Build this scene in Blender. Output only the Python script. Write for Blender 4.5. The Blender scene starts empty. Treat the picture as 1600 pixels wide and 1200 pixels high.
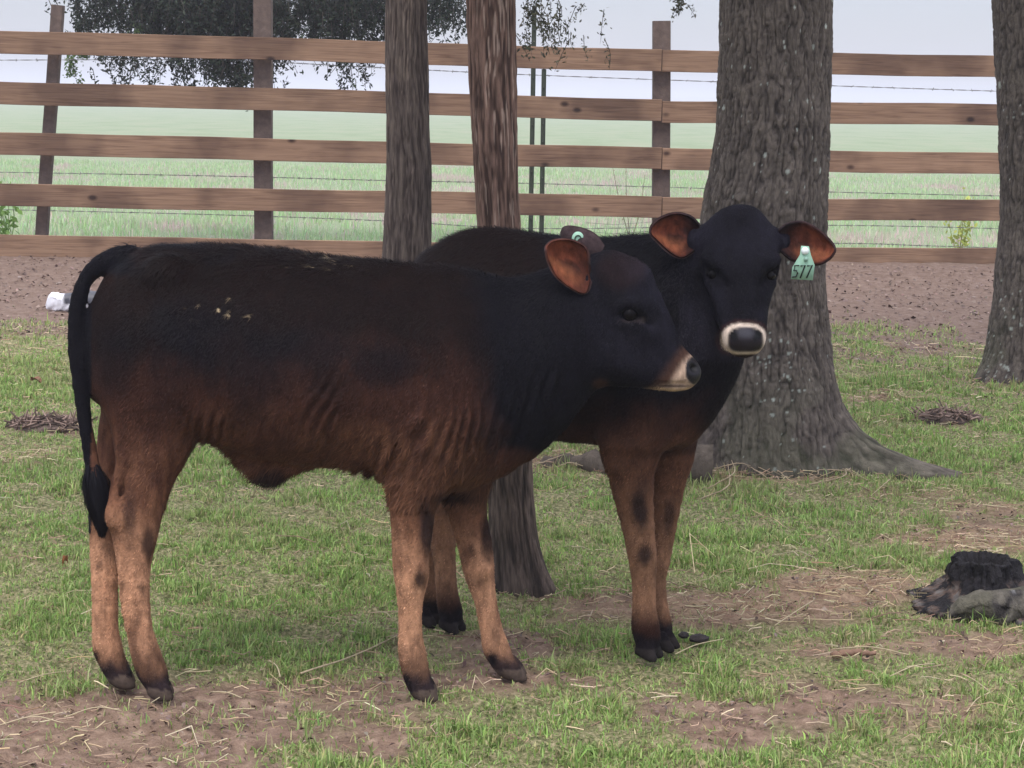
import bpy, math, random
import numpy as np
from mathutils import Vector, Matrix

# ------------------------------------------------------------------ camera
SC = bpy.context.scene
COL = SC.collection
F = 3200.0; W, H = 1600.0, 1200.0
CAMZ = 1.45
PITCH = math.atan((600 - 154) / F)
ROLL = math.radians(1.0)
cf = np.array([0, math.cos(PITCH), -math.sin(PITCH)])
cr0 = np.array([1.0, 0, 0]); cu0 = np.array([0, math.sin(PITCH), math.cos(PITCH)])
cr = cr0 * math.cos(ROLL) + cu0 * math.sin(ROLL)
cu = cu0 * math.cos(ROLL) - cr0 * math.sin(ROLL)
CP = np.array([0, 0, CAMZ])
cam = bpy.data.cameras.new('camera'); camo = bpy.data.objects.new('camera', cam); COL.objects.link(camo)
cam.sensor_width = 36; cam.lens = 36 * F / W; cam.clip_end = 6000; cam.clip_start = 0.05
camo.matrix_world = Matrix(((cr[0], cu[0], -cf[0], 0), (cr[1], cu[1], -cf[1], 0), (cr[2], cu[2], -cf[2], CAMZ), (0, 0, 0, 1)))
SC.camera = camo
SC.view_settings.view_transform = 'Standard'; SC.view_settings.look = 'None'
SC.view_settings.gamma = 1; SC.view_settings.use_curve_mapping = False
SC.view_settings.exposure = 0.42
SC.cycles.use_denoising = True
SC.cycles.volume_bounces = 2
SC.cycles.max_bounces = 8
SC.cycles.transparent_max_bounces = 8

# ------------------------------------------------------------------ sky
SUN_EL, SUN_AZ = math.radians(58), math.radians(200)
world = bpy.data.worlds.new("World"); SC.world = world; world.use_nodes = True
nt = world.node_tree; nt.nodes.clear()
sky = nt.nodes.new('ShaderNodeTexSky'); sky.sky_type = 'NISHITA'; sky.sun_disc = False
sky.sun_elevation = SUN_EL; sky.sun_rotation = SUN_AZ
bg1 = nt.nodes.new('ShaderNodeBackground'); bg1.inputs['Strength'].default_value = 0.05
nt.links.new(sky.outputs[0], bg1.inputs['Color'])
tc = nt.nodes.new('ShaderNodeTexCoord'); sp = nt.nodes.new('ShaderNodeSeparateXYZ')
nt.links.new(tc.outputs['Generated'], sp.inputs[0])
rp = nt.nodes.new('ShaderNodeValToRGB')
e = rp.color_ramp.elements
e[0].position = 0.0; e[0].color = (0.52, 0.52, 0.72, 1)
e[1].position = 1.0; e[1].color = (1.0, 1.0, 1.0, 1)
m1 = e.new(0.10); m1.color = (0.56, 0.55, 0.76, 1)
m2 = e.new(0.45); m2.color = (0.78, 0.79, 0.90, 1)
nt.links.new(sp.outputs['Z'], rp.inputs[0])
bg2 = nt.nodes.new('ShaderNodeBackground'); mrs = nt.nodes.new('ShaderNodeMapRange'); mrs.inputs['From Min'].default_value = .05; mrs.inputs['From Max'].default_value = .9; mrs.inputs['To Min'].default_value = .39; mrs.inputs['To Max'].default_value = 1.9
nt.links.new(sp.outputs['Z'], mrs.inputs['Value']); nt.links.new(mrs.outputs[0], bg2.inputs['Strength'])
nt.links.new(rp.outputs[0], bg2.inputs['Color'])
ad = nt.nodes.new('ShaderNodeAddShader'); wo = nt.nodes.new('ShaderNodeOutputWorld')
nt.links.new(bg1.outputs[0], ad.inputs[0]); nt.links.new(bg2.outputs[0], ad.inputs[1])
nt.links.new(ad.outputs[0], wo.inputs['Surface'])
sl = bpy.data.lights.new('sun', 'SUN'); sl.energy = 1.5; sl.angle = math.radians(25); sl.color = (1, 0.95, 0.88)
so = bpy.data.objects.new('sun', sl); COL.objects.link(so)
sd = Vector((math.cos(SUN_EL) * math.sin(SUN_AZ), math.cos(SUN_EL) * math.cos(SUN_AZ), math.sin(SUN_EL)))
so.rotation_euler = sd.to_track_quat('Z', 'Y').to_euler(); so.location = (0, -3, 12)

# ------------------------------------------------------------------ helpers
rng = np.random.default_rng(7)

def at(px, py, Y):
    px = np.asarray(px, float); py = np.asarray(py, float)
    d = cf + np.multiply.outer((px - W / 2) / F, cr) + np.multiply.outer(-(py - H / 2) / F, cu)
    return CP + d * (np.asarray(Y, float) / d[..., 1])[..., None]

def gp(px, py):
    d = cf + (px - W / 2) / F * cr - (py - H / 2) / F * cu
    return CP + d * (-CAMZ / d[2])

def proj(P):
    q = np.asarray(P, float) - CP
    z = q @ cf
    return W / 2 + F * (q @ cr) / z, H / 2 - F * (q @ cu) / z

def sm(a, b, x):
    t = np.clip((x - a) / (b - a + 1e-12), 0, 1)
    return t * t * (3 - 2 * t)

def hsh(ix, iy, iz, seed):
    n = (ix.astype(np.int64) * 374761393 + iy.astype(np.int64) * 668265263 + iz.astype(np.int64) * 2147483647 + seed * 974711) & 0x7fffffff
    n = ((n ^ (n >> 13)) * 1274126177) & 0x7fffffff
    n = (n ^ (n >> 16))
    n = (n * 1103515245 + 12345) & 0x7fffffff
    return ((n >> 8) & 0xffff) / 65535.0

def noise(P, s=1.0, seed=0):
    """value noise 0..1, s may be a 3-tuple of frequencies"""
    p = np.asarray(P, float) * np.asarray(s)
    i = np.floor(p).astype(np.int64); f = p - i; f = f * f * (3 - 2 * f)
    r = 0
    for dx in (0, 1):
        for dy in (0, 1):
            for dz in (0, 1):
                w = (f[..., 0] if dx else 1 - f[..., 0]) * (f[..., 1] if dy else 1 - f[..., 1]) * (f[..., 2] if dz else 1 - f[..., 2])
                r = r + w * hsh(i[..., 0] + dx, i[..., 1] + dy, i[..., 2] + dz, seed)
    return r

def fbm(P, s=1.0, seed=0, o=3):
    s = np.asarray(s, float); a, t, r = 1.0, 0.0, 0
    for k in range(o):
        r = r + a * noise(P, s * 2 ** k, seed + k * 17); t += a; a *= .5
    return r / t

def np_mesh(name, V, faces, mats=(), parent=None, smooth=True, attrs=None, midx=None):
    me = bpy.data.meshes.new(name)
    V = np.asarray(V, np.float32)
    faces = [np.asarray(f, np.int32) for f in faces if len(f)]
    me.vertices.add(len(V)); me.vertices.foreach_set('co', V.ravel())
    loops = np.concatenate([f.ravel() for f in faces]); tot = np.concatenate([np.full(len(f), f.shape[1], np.int32) for f in faces])
    st = np.concatenate([[0], np.cumsum(tot)[:-1]]).astype(np.int32)
    me.loops.add(len(loops)); me.loops.foreach_set('vertex_index', loops)
    me.polygons.add(len(tot)); me.polygons.foreach_set('loop_start', st); me.polygons.foreach_set('loop_total', tot)
    if smooth: me.polygons.foreach_set('use_smooth', np.ones(len(tot), bool))
    for m in mats: me.materials.append(m)
    if midx is not None: me.polygons.foreach_set('material_index', np.asarray(midx, np.int32))
    me.update(calc_edges=True)
    for k, a in (attrs or {}).items():
        a = np.asarray(a, np.float32)
        if a.ndim == 1:
            at_ = me.attributes.new(k, 'FLOAT', 'POINT'); at_.data.foreach_set('value', a)
        else:
            if a.shape[1] == 3: a = np.concatenate([a, np.ones((len(a), 1), np.float32)], 1)
            at_ = me.attributes.new(k, 'FLOAT_COLOR', 'POINT'); at_.data.foreach_set('color', a.ravel())
    o = bpy.data.objects.new(name, me); COL.objects.link(o)
    if parent is not None: o.parent = parent
    return o

def rebase(o, loc):
    """move the object's origin to loc, keeping its geometry where it is"""
    loc = Vector(loc); o.data.transform(Matrix.Translation(-loc)); o.location = loc; return o

def tag(o, label=None, cat=None, group=None, kind=None):
    if label: o['label'] = label
    if cat: o['category'] = cat
    if group: o['group'] = group
    if kind: o['kind'] = kind
    return o

def empty(name, loc):
    o = bpy.data.objects.new(name, None); COL.objects.link(o); o.location = loc; o.empty_display_size = .1; return o

def attach(child, root):
    child.parent = root
    child.matrix_parent_inverse = Matrix.Translation(-Vector(root.location))
    return child

class MB:
    def __init__(s): s.V = []; s.Q = []; s.T = []; s.C = []; s.n = 0
    def add(s, V, Q=None, T=None, C=None):
        V = np.asarray(V, float)
        if Q is not None and len(Q): s.Q.append(np.asarray(Q) + s.n)
        if T is not None and len(T): s.T.append(np.asarray(T) + s.n)
        s.V.append(V); s.n += len(V)
        s.C.append(np.broadcast_to(np.asarray(C if C is not None else (1, 1, 1), float), (len(V), 3)))
    def build(s, name, mats, parent=None, smooth=True):
        fs = []
        if s.Q: fs.append(np.concatenate(s.Q))
        if s.T: fs.append(np.concatenate(s.T))
        return np_mesh(name, np.concatenate(s.V), fs, mats if isinstance(mats, (list, tuple)) else [mats], parent, smooth, {'col': np.concatenate(s.C)})

def spline(P, n):
    """Catmull-Rom resample of rows of P"""
    P = np.asarray(P, float); m = len(P)
    Q = np.vstack([2 * P[0] - P[1], P, 2 * P[-1] - P[-2]])
    t = np.linspace(0, m - 1, n); i = np.minimum(t.astype(int), m - 2); u = (t - i)[:, None]
    a, b, c, d = Q[i], Q[i + 1], Q[i + 2], Q[i + 3]
    return .5 * (2 * b + (c - a) * u + (2 * a - 5 * b + 4 * c - d) * u * u + (3 * b - a - 3 * c + d) * u ** 3)

def tube_geo(P, R, k=8):
    """tube through points P with radii R, closed ends"""
    P = np.asarray(P, float); n = len(P); R = np.broadcast_to(R, (n,))
    T = np.gradient(P, axis=0); T /= np.linalg.norm(T, axis=1)[:, None] + 1e-12
    ref = np.array([0, 0, 1.0]) if abs(T[0][2]) < .9 else np.array([0, 1.0, 0])
    A = np.cross(T, ref); A /= np.linalg.norm(A, axis=1)[:, None] + 1e-12; B = np.cross(T, A)
    th = np.linspace(0, 2 * np.pi, k, endpoint=False)
    V = P[:, None] + R[:, None, None] * (np.cos(th)[None, :, None] * A[:, None] + np.sin(th)[None, :, None] * B[:, None])
    V = V.reshape(-1, 3)
    i = np.arange(n - 1)[:, None] * k; j = np.arange(k)[None]; j2 = (j + 1) % k
    Q = np.stack([i + j, i + j2, i + k + j2, i + k + j], -1).reshape(-1, 4)
    V = np.vstack([V, P[0], P[-1]]); a, b = n * k, n * k + 1
    jj = np.arange(k)
    Tt = np.vstack([np.stack([(jj + 1) % k, jj, np.full(k, a)], 1), np.stack([(n - 1) * k + jj, (n - 1) * k + (jj + 1) % k, np.full(k, b)], 1)])
    return V, Q, Tt

# ------------------------------------------------------------------ materials
def mat(name, col=(.5, .5, .5), rough=.8, attr=None, spec=.3, noise_amt=0, nscale=20, bump=0, bscale=60, bdist=.01, stretch=(1, 1, 1), trans=0, sheen=0, coat=0, attr_mul=True):
    m = bpy.data.materials.new(name); m.use_nodes = True; n = m.node_tree; b = n.nodes['Principled BSDF']
    b.inputs['Roughness'].default_value = rough; b.inputs['Specular IOR Level'].default_value = spec
    b.inputs['Base Color'].default_value = (*col, 1)
    if sheen: b.inputs['Sheen Weight'].default_value = sheen
    if coat: b.inputs['Coat Weight'].default_value = coat
    out = None
    if attr:
        a = n.nodes.new('ShaderNodeAttribute'); a.attribute_name = attr; out = a.outputs['Color']
    tcn = n.nodes.new('ShaderNodeTexCoord'); mp = n.nodes.new('ShaderNodeMapping'); mp.inputs['Scale'].default_value = stretch
    n.links.new(tcn.outputs['Object'], mp.inputs[0])
    if noise_amt:
        nz = n.nodes.new('ShaderNodeTexNoise'); nz.inputs['Scale'].default_value = nscale; nz.inputs['Detail'].default_value = 6
        nz.inputs['Roughness'].default_value = .65
        n.links.new(mp.outputs[0], nz.inputs['Vector'])
        mr = n.nodes.new('ShaderNodeMapRange'); mr.inputs['From Min'].default_value = .25; mr.inputs['From Max'].default_value = .75
        mr.inputs['To Min'].default_value = 1 - noise_amt; mr.inputs['To Max'].default_value = 1 + noise_amt
        n.links.new(nz.outputs['Fac'], mr.inputs['Value'])
        mx = n.nodes.new('ShaderNodeVectorMath'); mx.operation = 'SCALE'
        if out is not None: n.links.new(out, mx.inputs[0])
        else: mx.inputs[0].default_value = col
        n.links.new(mr.outputs[0], mx.inputs['Scale']); out = mx.outputs[0]
    if out is not None: n.links.new(out, b.inputs['Base Color'])
    if bump:
        nb = n.nodes.new('ShaderNodeTexNoise'); nb.inputs['Scale'].default_value = bscale; nb.inputs['Detail'].default_value = 5
        nb.inputs['Roughness'].default_value = .7
        n.links.new(mp.outputs[0], nb.inputs['Vector'])
        bp = n.nodes.new('ShaderNodeBump'); bp.inputs['Strength'].default_value = bump; bp.inputs['Distance'].default_value = bdist
        n.links.new(nb.outputs['Fac'], bp.inputs['Height']); n.links.new(bp.outputs[0], b.inputs['Normal'])
    if trans:
        tr = n.nodes.new('ShaderNodeBsdfTranslucent'); ms = n.nodes.new('ShaderNodeMixShader'); ms.inputs[0].default_value = trans
        if out is not None: n.links.new(out, tr.inputs['Color'])
        else: tr.inputs['Color'].default_value = (*col, 1)
        o = n.nodes['Material Output']
        n.links.new(b.outputs[0], ms.inputs[1]); n.links.new(tr.outputs[0], ms.inputs[2]); n.links.new(ms.outputs[0], o.inputs['Surface'])
    return m

M = {}
M['coat'] = mat('coat', attr='col', rough=.8, spec=.05, noise_amt=.5, nscale=60, bump=.7, bscale=130, bdist=.006, stretch=(1, 1, .45))
M['hair'] = mat('hair', attr='col', rough=.6, spec=.09)
M['wet'] = mat('wet_nose', attr='col', rough=.38, spec=.2, bump=.6, bscale=260, bdist=.002)
M['hoof'] = mat('hoof', attr='col', rough=.85, spec=.08, noise_amt=.35, nscale=70, bump=.3, bscale=90)
M['eye'] = mat('eye', (.004, .003, .004), rough=.10, spec=.10)
M['tag'] = mat('tag_plastic', (.30, .50, .38), rough=.45, noise_amt=.1, nscale=80)
M['tagnum'] = mat('tag_marker', (.01, .012, .012), rough=.6)
M['bark'] = mat('bark', attr='col', rough=.92, spec=.15, noise_amt=.35, nscale=34, bump=1.0, bscale=38, bdist=.02, stretch=(1, 1, .3))
M['cedar'] = mat('cedar_bark', attr='col', rough=.9, spec=.15, noise_amt=.45, nscale=110, bump=1.0, bscale=130, bdist=.010, stretch=(1, 1, .14))
M['leaf'] = mat('leaf', attr='col', rough=.6, spec=.3, trans=.3)
M['grass'] = mat('grass', attr='col', rough=.6, spec=.25, trans=.35)
M['straw'] = mat('straw', attr='col', rough=.7, spec=.2)
M['metal'] = mat('painted_steel', (.035, .045, .03), rough=.6, noise_amt=.4, nscale=40, bump=.2)
M['wire'] = mat('wire', (.16, .15, .15), rough=.5)
M['char'] = mat('charred_wood', attr='col', rough=.85, spec=.3, noise_amt=.5, nscale=40, bump=1, bscale=50, bdist=.02, stretch=(1, 1, .5))
M['plastic'] = mat('white_plastic', attr='col', rough=.4, noise_amt=.12, nscale=30)
M['soil'] = mat('clod', attr='col', rough=.9, noise_amt=.3, nscale=60, bump=.6, bscale=70)
M['twig'] = mat('twig', attr='col', rough=.8, noise_amt=.25, nscale=60, bump=.4, bscale=80)

# fence wood: grain along X of each board, knots
def wood_mat():
    m = bpy.data.materials.new('fence_wood'); m.use_nodes = True; n = m.node_tree; b = n.nodes['Principled BSDF']
    b.inputs['Roughness'].default_value = .75; b.inputs['Specular IOR Level'].default_value = .25
    tcn = n.nodes.new('ShaderNodeTexCoord'); mp = n.nodes.new('ShaderNodeMapping'); mp.inputs['Scale'].default_value = (.35, 9, 9)
    oi = n.nodes.new('ShaderNodeObjectInfo'); add = n.nodes.new('ShaderNodeVectorMath'); add.operation = 'ADD'
    sc = n.nodes.new('ShaderNodeVectorMath'); sc.operation = 'SCALE'; sc.inputs[0].default_value = (37, 11, 23); n.links.new(oi.outputs['Random'], sc.inputs['Scale'])
    n.links.new(tcn.outputs['Object'], add.inputs[0]); n.links.new(sc.outputs[0], add.inputs[1])
    n.links.new(add.outputs[0], mp.inputs[0])
    wv = n.nodes.new('ShaderNodeTexNoise'); wv.inputs['Scale'].default_value = 5; wv.inputs['Detail'].default_value = 7; wv.inputs['Distortion'].default_value = 1.6
    n.links.new(mp.outputs[0], wv.inputs['Vector'])
    r = n.nodes.new('ShaderNodeValToRGB'); el = r.color_ramp.elements
    el[0].position = .28; el[0].color = (.150, .085, .052, 1); el[1].position = .75; el[1].color = (.31, .198, .125, 1)
    x = el.new(.5); x.color = (.245, .150, .095, 1)
    n.links.new(wv.outputs['Fac'], r.inputs[0])
    # broad stain
    st = n.nodes.new('ShaderNodeTexNoise'); st.inputs['Scale'].default_value = 1.6; st.inputs['Detail'].default_value = 3
    n.links.new(add.outputs[0], st.inputs['Vector'])
    r2 = n.nodes.new('ShaderNodeValToRGB'); r2.color_ramp.elements[0].position = .38; r2.color_ramp.elements[0].color = (.52, .49, .50, 1)
    r2.color_ramp.elements[1].position = .56; r2.color_ramp.elements[1].color = (1, 1, 1, 1)
    n.links.new(st.outputs['Fac'], r2.inputs[0])
    m1 = n.nodes.new('ShaderNodeMix'); m1.data_type = 'RGBA'; m1.blend_type = 'MULTIPLY'; m1.inputs['Factor'].default_value = .95
    n.links.new(r.outputs[0], m1.inputs['A']); n.links.new(r2.outputs[0], m1.inputs['B'])
    # knots
    mk = n.nodes.new('ShaderNodeMapping'); mk.inputs['Scale'].default_value = (2.2, 3.6, 3.6); n.links.new(add.outputs[0], mk.inputs[0])
    vo = n.nodes.new('ShaderNodeTexVoronoi'); vo.inputs['Scale'].default_value = 1.0; n.links.new(mk.outputs[0], vo.inputs['Vector'])
    r3 = n.nodes.new('ShaderNodeValToRGB'); r3.color_ramp.elements[0].position = .045; r3.color_ramp.elements[0].color = (.18, .13, .12, 1)
    r3.color_ramp.elements[1].position = .11; r3.color_ramp.elements[1].color = (1, 1, 1, 1)
    n.links.new(vo.outputs['Distance'], r3.inputs[0])
    m2 = n.nodes.new('ShaderNodeMix'); m2.data_type = 'RGBA'; m2.blend_type = 'MULTIPLY'; m2.inputs['Factor'].default_value = 1
    n.links.new(m1.outputs['Result'], m2.inputs['A']); n.links.new(r3.outputs[0], m2.inputs['B'])
    vr = n.nodes.new('ShaderNodeMapRange'); vr.inputs['To Min'].default_value = .88; vr.inputs['To Max'].default_value = 1.16; n.links.new(oi.outputs['Random'], vr.inputs['Value'])
    vs = n.nodes.new('ShaderNodeVectorMath'); vs.operation = 'SCALE'; n.links.new(m2.outputs['Result'], vs.inputs[0]); n.links.new(vr.outputs[0], vs.inputs['Scale'])
    n.links.new(vs.outputs[0], b.inputs['Base Color'])
    bp = n.nodes.new('ShaderNodeBump'); bp.inputs['Strength'].default_value = .4; bp.inputs['Distance'].default_value = .004
    n.links.new(wv.outputs['Fac'], bp.inputs['Height']); n.links.new(bp.outputs[0], b.inputs['Normal'])
    return m
M['wood'] = wood_mat()
M['post'] = mat('post_wood', (.118, .084, .070), rough=.85, noise_amt=.35, nscale=16, bump=.6, bscale=25, stretch=(1, 1, .15))

# ------------------------------------------------------------------ ground
FENCE_Y = 17.4
BLOBS = [  # px, py, rx, ry, bare, straw
    (120, 1150, 380, 85, 1.25, .25), (430, 1075, 230, 32, .8, .3), (600, 1150, 90, 45, .6, .2), (800, 1060, 150, 28, .55, .3), (760, 1005, 130, 32, .6, .2),
    (1120, 950, 260, 30, 1.1, .9), (900, 935, 110, 16, .6, .4), (1330, 918, 150, 28, 1.1, 1.0), (1520, 845, 140, 26, 1.1, 1.0), (1540, 795, 90, 14, .6, .6), (1440, 770, 120, 14, .3, .5),
    (70, 665, 85, 20, 1.1, .1), (50, 715, 70, 16, .55, .5), (1480, 655, 65, 9, 1.1, .2), (1360, 620, 70, 8, .6, .7), (1150, 742, 210, 12, .8, .9), (880, 722, 90, 14, .9, .9),
    (1220, 1095, 230, 45, .75, .2), (1100, 1150, 100, 36, .8, .2), (1500, 1110, 150, 50, .55, .3), (1340, 1010, 160, 22, .55, .4), (1560, 1010, 70, 30, .5, .4), (30, 870, 60, 14, .3, .2)]

def ground_masks(P):
    """bare soil and straw amounts of ground points"""
    px, py = proj(P)
    b = np.zeros(len(P)); s = np.zeros(len(P))
    near = P[:, 1] < 30
    for cx, cy, rx, ry, bb, ss in BLOBS:
        g = np.exp(-(((px - cx) / rx) ** 2 + ((py - cy) / ry) ** 2) * 1.1)
        b += g * bb * near; s = np.maximum(s, g * ss * near)
    n1 = fbm(P, (3.2, 2.4, 1), 3); n2 = fbm(P, (11, 9, 1), 9)
    y = P[:, 1]
    lit = sm(11.2, 13.8, y + (n1 - .5) * 3.6 + (n2 - .5) * 1.5) * (1 - sm(FENCE_Y + .5, FENCE_Y + 1.2, y))
    right = sm(.8, 2.2, P[:, 0]) * sm(9.0, 12.5, y) * (1 - sm(14, 15, y)) * .55
    b = np.clip(b + (n1 - .5) * 1.0 + (n2 - .5) * .75, 0, 2)
    b = sm(.28, .8, b)
    b = np.where(y > FENCE_Y + 1, 0, np.maximum(b, np.maximum(lit, right * sm(.35, .6, n1) * 1.3)))
    s = np.clip(s + lit * .25, 0, 1)
    return np.clip(b, 0, 1), s, lit

def gheight(x, y):
    P = np.stack([x, y, 0 * x], -1)
    near = 1 - sm(14, 26, y)
    h = (fbm(P, 2.2, 21) - .5) * .035 * near + (fbm(P, 14, 22) - .5) * .030 * near + (fbm(P, 40, 23, 2) - .5) * .020 * (1 - sm(8, 14, y))
    h -= .008 * near
    h += .09 * np.exp(-((y - 17.5 - .1 * x) / .8) ** 2) * (y < 30)
    return h

def make_ground():
    yy = np.concatenate([np.linspace(-6, 3.6, 20), np.arange(3.7, 8, .018), np.arange(8, 13, .035), np.arange(13, 24, .08), np.linspace(24, 60, 60), np.geomspace(62, 3500, 60)])
    u = np.linspace(-1, 1, 330)
    hw = np.where(yy < 24, np.maximum(3.2, yy * .34 + 1), yy * .34 + 1)
    hw = np.where(yy > 24, hw * (1 + sm(24, 100, yy) * 3), hw)
    # pad columns so that the sheet reaches far sideways
    uu = np.concatenate([[-1 - 8, -1 - 2, -1 - .6], u, [1.6, 3, 9]])
    X = uu[None] * hw[:, None]; Y = np.repeat(yy[:, None], len(uu), 1)
    z = gheight(X.ravel(), Y.ravel())
    P = np.stack([X.ravel(), Y.ravel(), z], -1)
    b, s, l = ground_masks(P)
    n, k = len(yy), len(uu)
    i = np.arange(n - 1)[:, None] * k; j = np.arange(k - 1)[None]
    Q = np.stack([i + j, i + j + 1, i + k + j + 1, i + k + j], -1).reshape(-1, 4)
    m = bpy.data.materials.new('ground'); m.use_nodes = True; nn = m.node_tree; B = nn.nodes['Principled BSDF']; B.inputs['Roughness'].default_value = .95; B.inputs['Specular IOR Level'].default_value = .1
    def attr(nm):
        a = nn.nodes.new('ShaderNodeAttribute'); a.attribute_name = nm; return a.outputs['Fac']
    def ramp(src, stops):
        r = nn.nodes.new('ShaderNodeValToRGB'); el = r.color_ramp.elements
        el[0].position = stops[0][0]; el[0].color = (*stops[0][1], 1); el[1].position = stops[-1][0]; el[1].color = (*stops[-1][1], 1)
        for p, c in stops[1:-1]:
            x = el.new(p); x.color = (*c, 1)
        nn.links.new(src, r.inputs[0]); return r.outputs[0]
    def nz(scale, det=6, vec=None, rough=.6):
        x = nn.nodes.new('ShaderNodeTexNoise'); x.inputs['Scale'].default_value = scale; x.inputs['Detail'].default_value = det; x.inputs['Roughness'].default_value = rough
        nn.links.new(vec if vec is not None else tcn.outputs['Object'], x.inputs['Vector']); return x.outputs['Fac']
    def mix(f, a, c, mode='MIX'):
        x = nn.nodes.new('ShaderNodeMix'); x.data_type = 'RGBA'; x.blend_type = mode
        if isinstance(f, float): x.inputs['Factor'].default_value = f
        else: nn.links.new(f, x.inputs['Factor'])
        nn.links.new(a, x.inputs['A']); nn.links.new(c, x.inputs['B']); return x.outputs['Result']
    tcn = nn.nodes.new('ShaderNodeTexCoord')
    thatch = ramp(nz(70, 6), [(.34, (.07, .075, .035)), (.48, (.17, .17, .08)), (.56, (.26, .23, .13)), (.68, (.40, .34, .21))])
    soil = ramp(nz(19, 8), [(.30, (.075, .048, .036)), (.46, (.185, .122, .094)), (.56, (.24, .162, .125)), (.70, (.36, .26, .20))])
    litter = ramp(nz(14, 8), [(.3, (.085, .055, .050)), (.5, (.135, .092, .082)), (.7, (.20, .148, .134))])
    strawc = ramp(nz(45, 5), [(.3, (.22, .14, .09)), (.55, (.40, .28, .18)), (.75, (.52, .40, .26))])
    c = mix(attr('bare'), thatch, soil)
    c = mix(attr('litter'), c, litter)
    mm = nn.nodes.new('ShaderNodeMath'); mm.operation = 'MULTIPLY'; nn.links.new(attr('straw'), mm.inputs[0]); mm.inputs[1].default_value = .75
    c = mix(mm.outputs[0], c, strawc)
    mpf = nn.nodes.new('ShaderNodeMapping'); mpf.inputs['Scale'].default_value = (1, .35, 1); nn.links.new(tcn.outputs['Object'], mpf.inputs[0])
    field = ramp(nz(.6, 8, mpf.outputs[0]), [(.32, (.185, .235, .135)), (.5, (.22, .265, .165)), (.66, (.25, .27, .18))])
    pink = ramp(nz(.8, 6, mpf.outputs[0]), [(.55, (0, 0, 0)), (.68, (1, 1, 1))])
    pk = nn.nodes.new('ShaderNodeRGB'); pk.outputs[0].default_value = (.32, .23, .23, 1)
    pf = nn.nodes.new('ShaderNodeMath'); pf.operation = 'MULTIPLY'; nn.links.new(pink, pf.inputs[0]); nn.links.new(attr('nearfield'), pf.inputs[1])
    field = mix(pf.outputs[0], field, pk.outputs[0])
    c = mix(attr('field'), c, field)
    nn.links.new(c, B.inputs['Base Color'])
    bp = nn.nodes.new('ShaderNodeBump'); bp.inputs['Strength'].default_value = .9; bp.inputs['Distance'].default_value = .020
    nn.links.new(nz(55, 7), bp.inputs['Height']); nn.links.new(bp.outputs[0], B.inputs['Normal'])
    fld = sm(FENCE_Y + .4, FENCE_Y + 1.6, P[:, 1]); nf = fld * (1 - sm(30, 55, P[:, 1]))
    o = np_mesh('ground', P, [Q], [m], None, True, {'bare': b, 'straw': s, 'litter': l, 'field': fld, 'nearfield': nf})
    tag(o, 'paddock ground of short grass and bare soil running into the open field', kind='structure')
make_ground()

# ------------------------------------------------------------------ grass
def blades(name, X, Y, hgt, wid, colr, lean, m, label, cat, zfun=gheight, base_off=-.004):
    n = len(X); Z = zfun(X, Y) + base_off
    B = np.stack([X, Y, Z], -1)
    lean = lean * rng.uniform(.4, 1.25, n); a = rng.uniform(0, 2 * np.pi, n); ld = np.stack([np.cos(a), np.sin(a), 0 * a], -1)
    wa = a + np.pi / 2 + rng.normal(0, .5, n); wd = np.stack([np.cos(wa), np.sin(wa), 0 * a], -1) * (wid / 2)[:, None]
    up = np.array([0, 0, 1.0])
    L = lean[:, None]; h = hgt[:, None]
    p1 = B + up * h * .55 * (1 - .35 * L) + ld * h * .28 * L
    p2 = B + up * h * (1 - .62 * L) + ld * h * .95 * L
    V = np.stack([B - wd, B + wd, p1 - wd * .75, p1 + wd * .75, p2], 1).reshape(-1, 3)
    i = np.arange(n)[:, None] * 5
    Q = i + np.array([[0, 1, 3, 2]]); T = i + np.array([[2, 3, 4]])
    C = np.repeat(colr[:, None, :], 5, 1).reshape(-1, 3)
    o = np_mesh(name, V, [Q, T], [m], None, True, {'col': C})
    tag(o, label, cat, kind='stuff'); return o

def scatter(n, y0, y1, k=.27, pw=1.0, extra=.25):
    y = y0 + (y1 - y0) * rng.random(n) ** pw
    # density per area: accept by width
    keep = rng.random(n) < (k * y + extra) / (k * y1 + extra)
    y = y[keep]; x = rng.uniform(-1, 1, len(y)) * (k * y + extra)
    return x, y

def palette(n, cols, wts, var=.18):
    c = np.array(cols)[rng.choice(len(cols), n, p=np.array(wts) / sum(wts))]
    return np.clip(c * (1 + rng.normal(0, var, (n, 1))) * (1 + rng.normal(0, .05, (n, 3))), .01, .9)

GCOLS = [(.19, .32, .075), (.26, .40, .105), (.32, .42, .145), (.40, .38, .18), (.50, .43, .24)]
xs, ys = [], []
for (a, b_, n) in ((3.9, 7, 430000), (7, 11, 400000), (11, 17.0, 230000)):
    x, y = scatter(n, a, b_); xs.append(x); ys.append(y)
X = np.concatenate(xs); Y = np.concatenate(ys)
P = np.stack([X, Y, 0 * X], -1)
bare, strw, lit = ground_masks(P)
cl = fbm(P, 5.5, 40); cl2 = fbm(P, 22, 41, 2)
dens = (1 - bare) * (.45 + .55 * sm(.38, .62, cl)) * (.50 + .50 * sm(.35, .6, cl2)) * (1 - .4 * strw)
dens = np.maximum(dens, .05 * (1 - lit))
k = rng.random(len(X)) < dens
X, Y, P, cl, cl2, bare, strw = X[k], Y[k], P[k], cl[k], cl2[k], bare[k], strw[k]
n = len(X)
far = sm(5, 13, Y)
hg = (.011 + .020 * rng.random(n) + .050 * sm(.55, .8, cl2) * rng.random(n) ** 2) * (1 + .3 * far) * (.6 + .7 * sm(.4, .65, cl))
wd_ = (.0030 + .0026 * rng.random(n)) * (1 + 1.0 * far)
c = palette(n, GCOLS, (3, 4, 3, 1.6, .9), .26)
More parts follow.
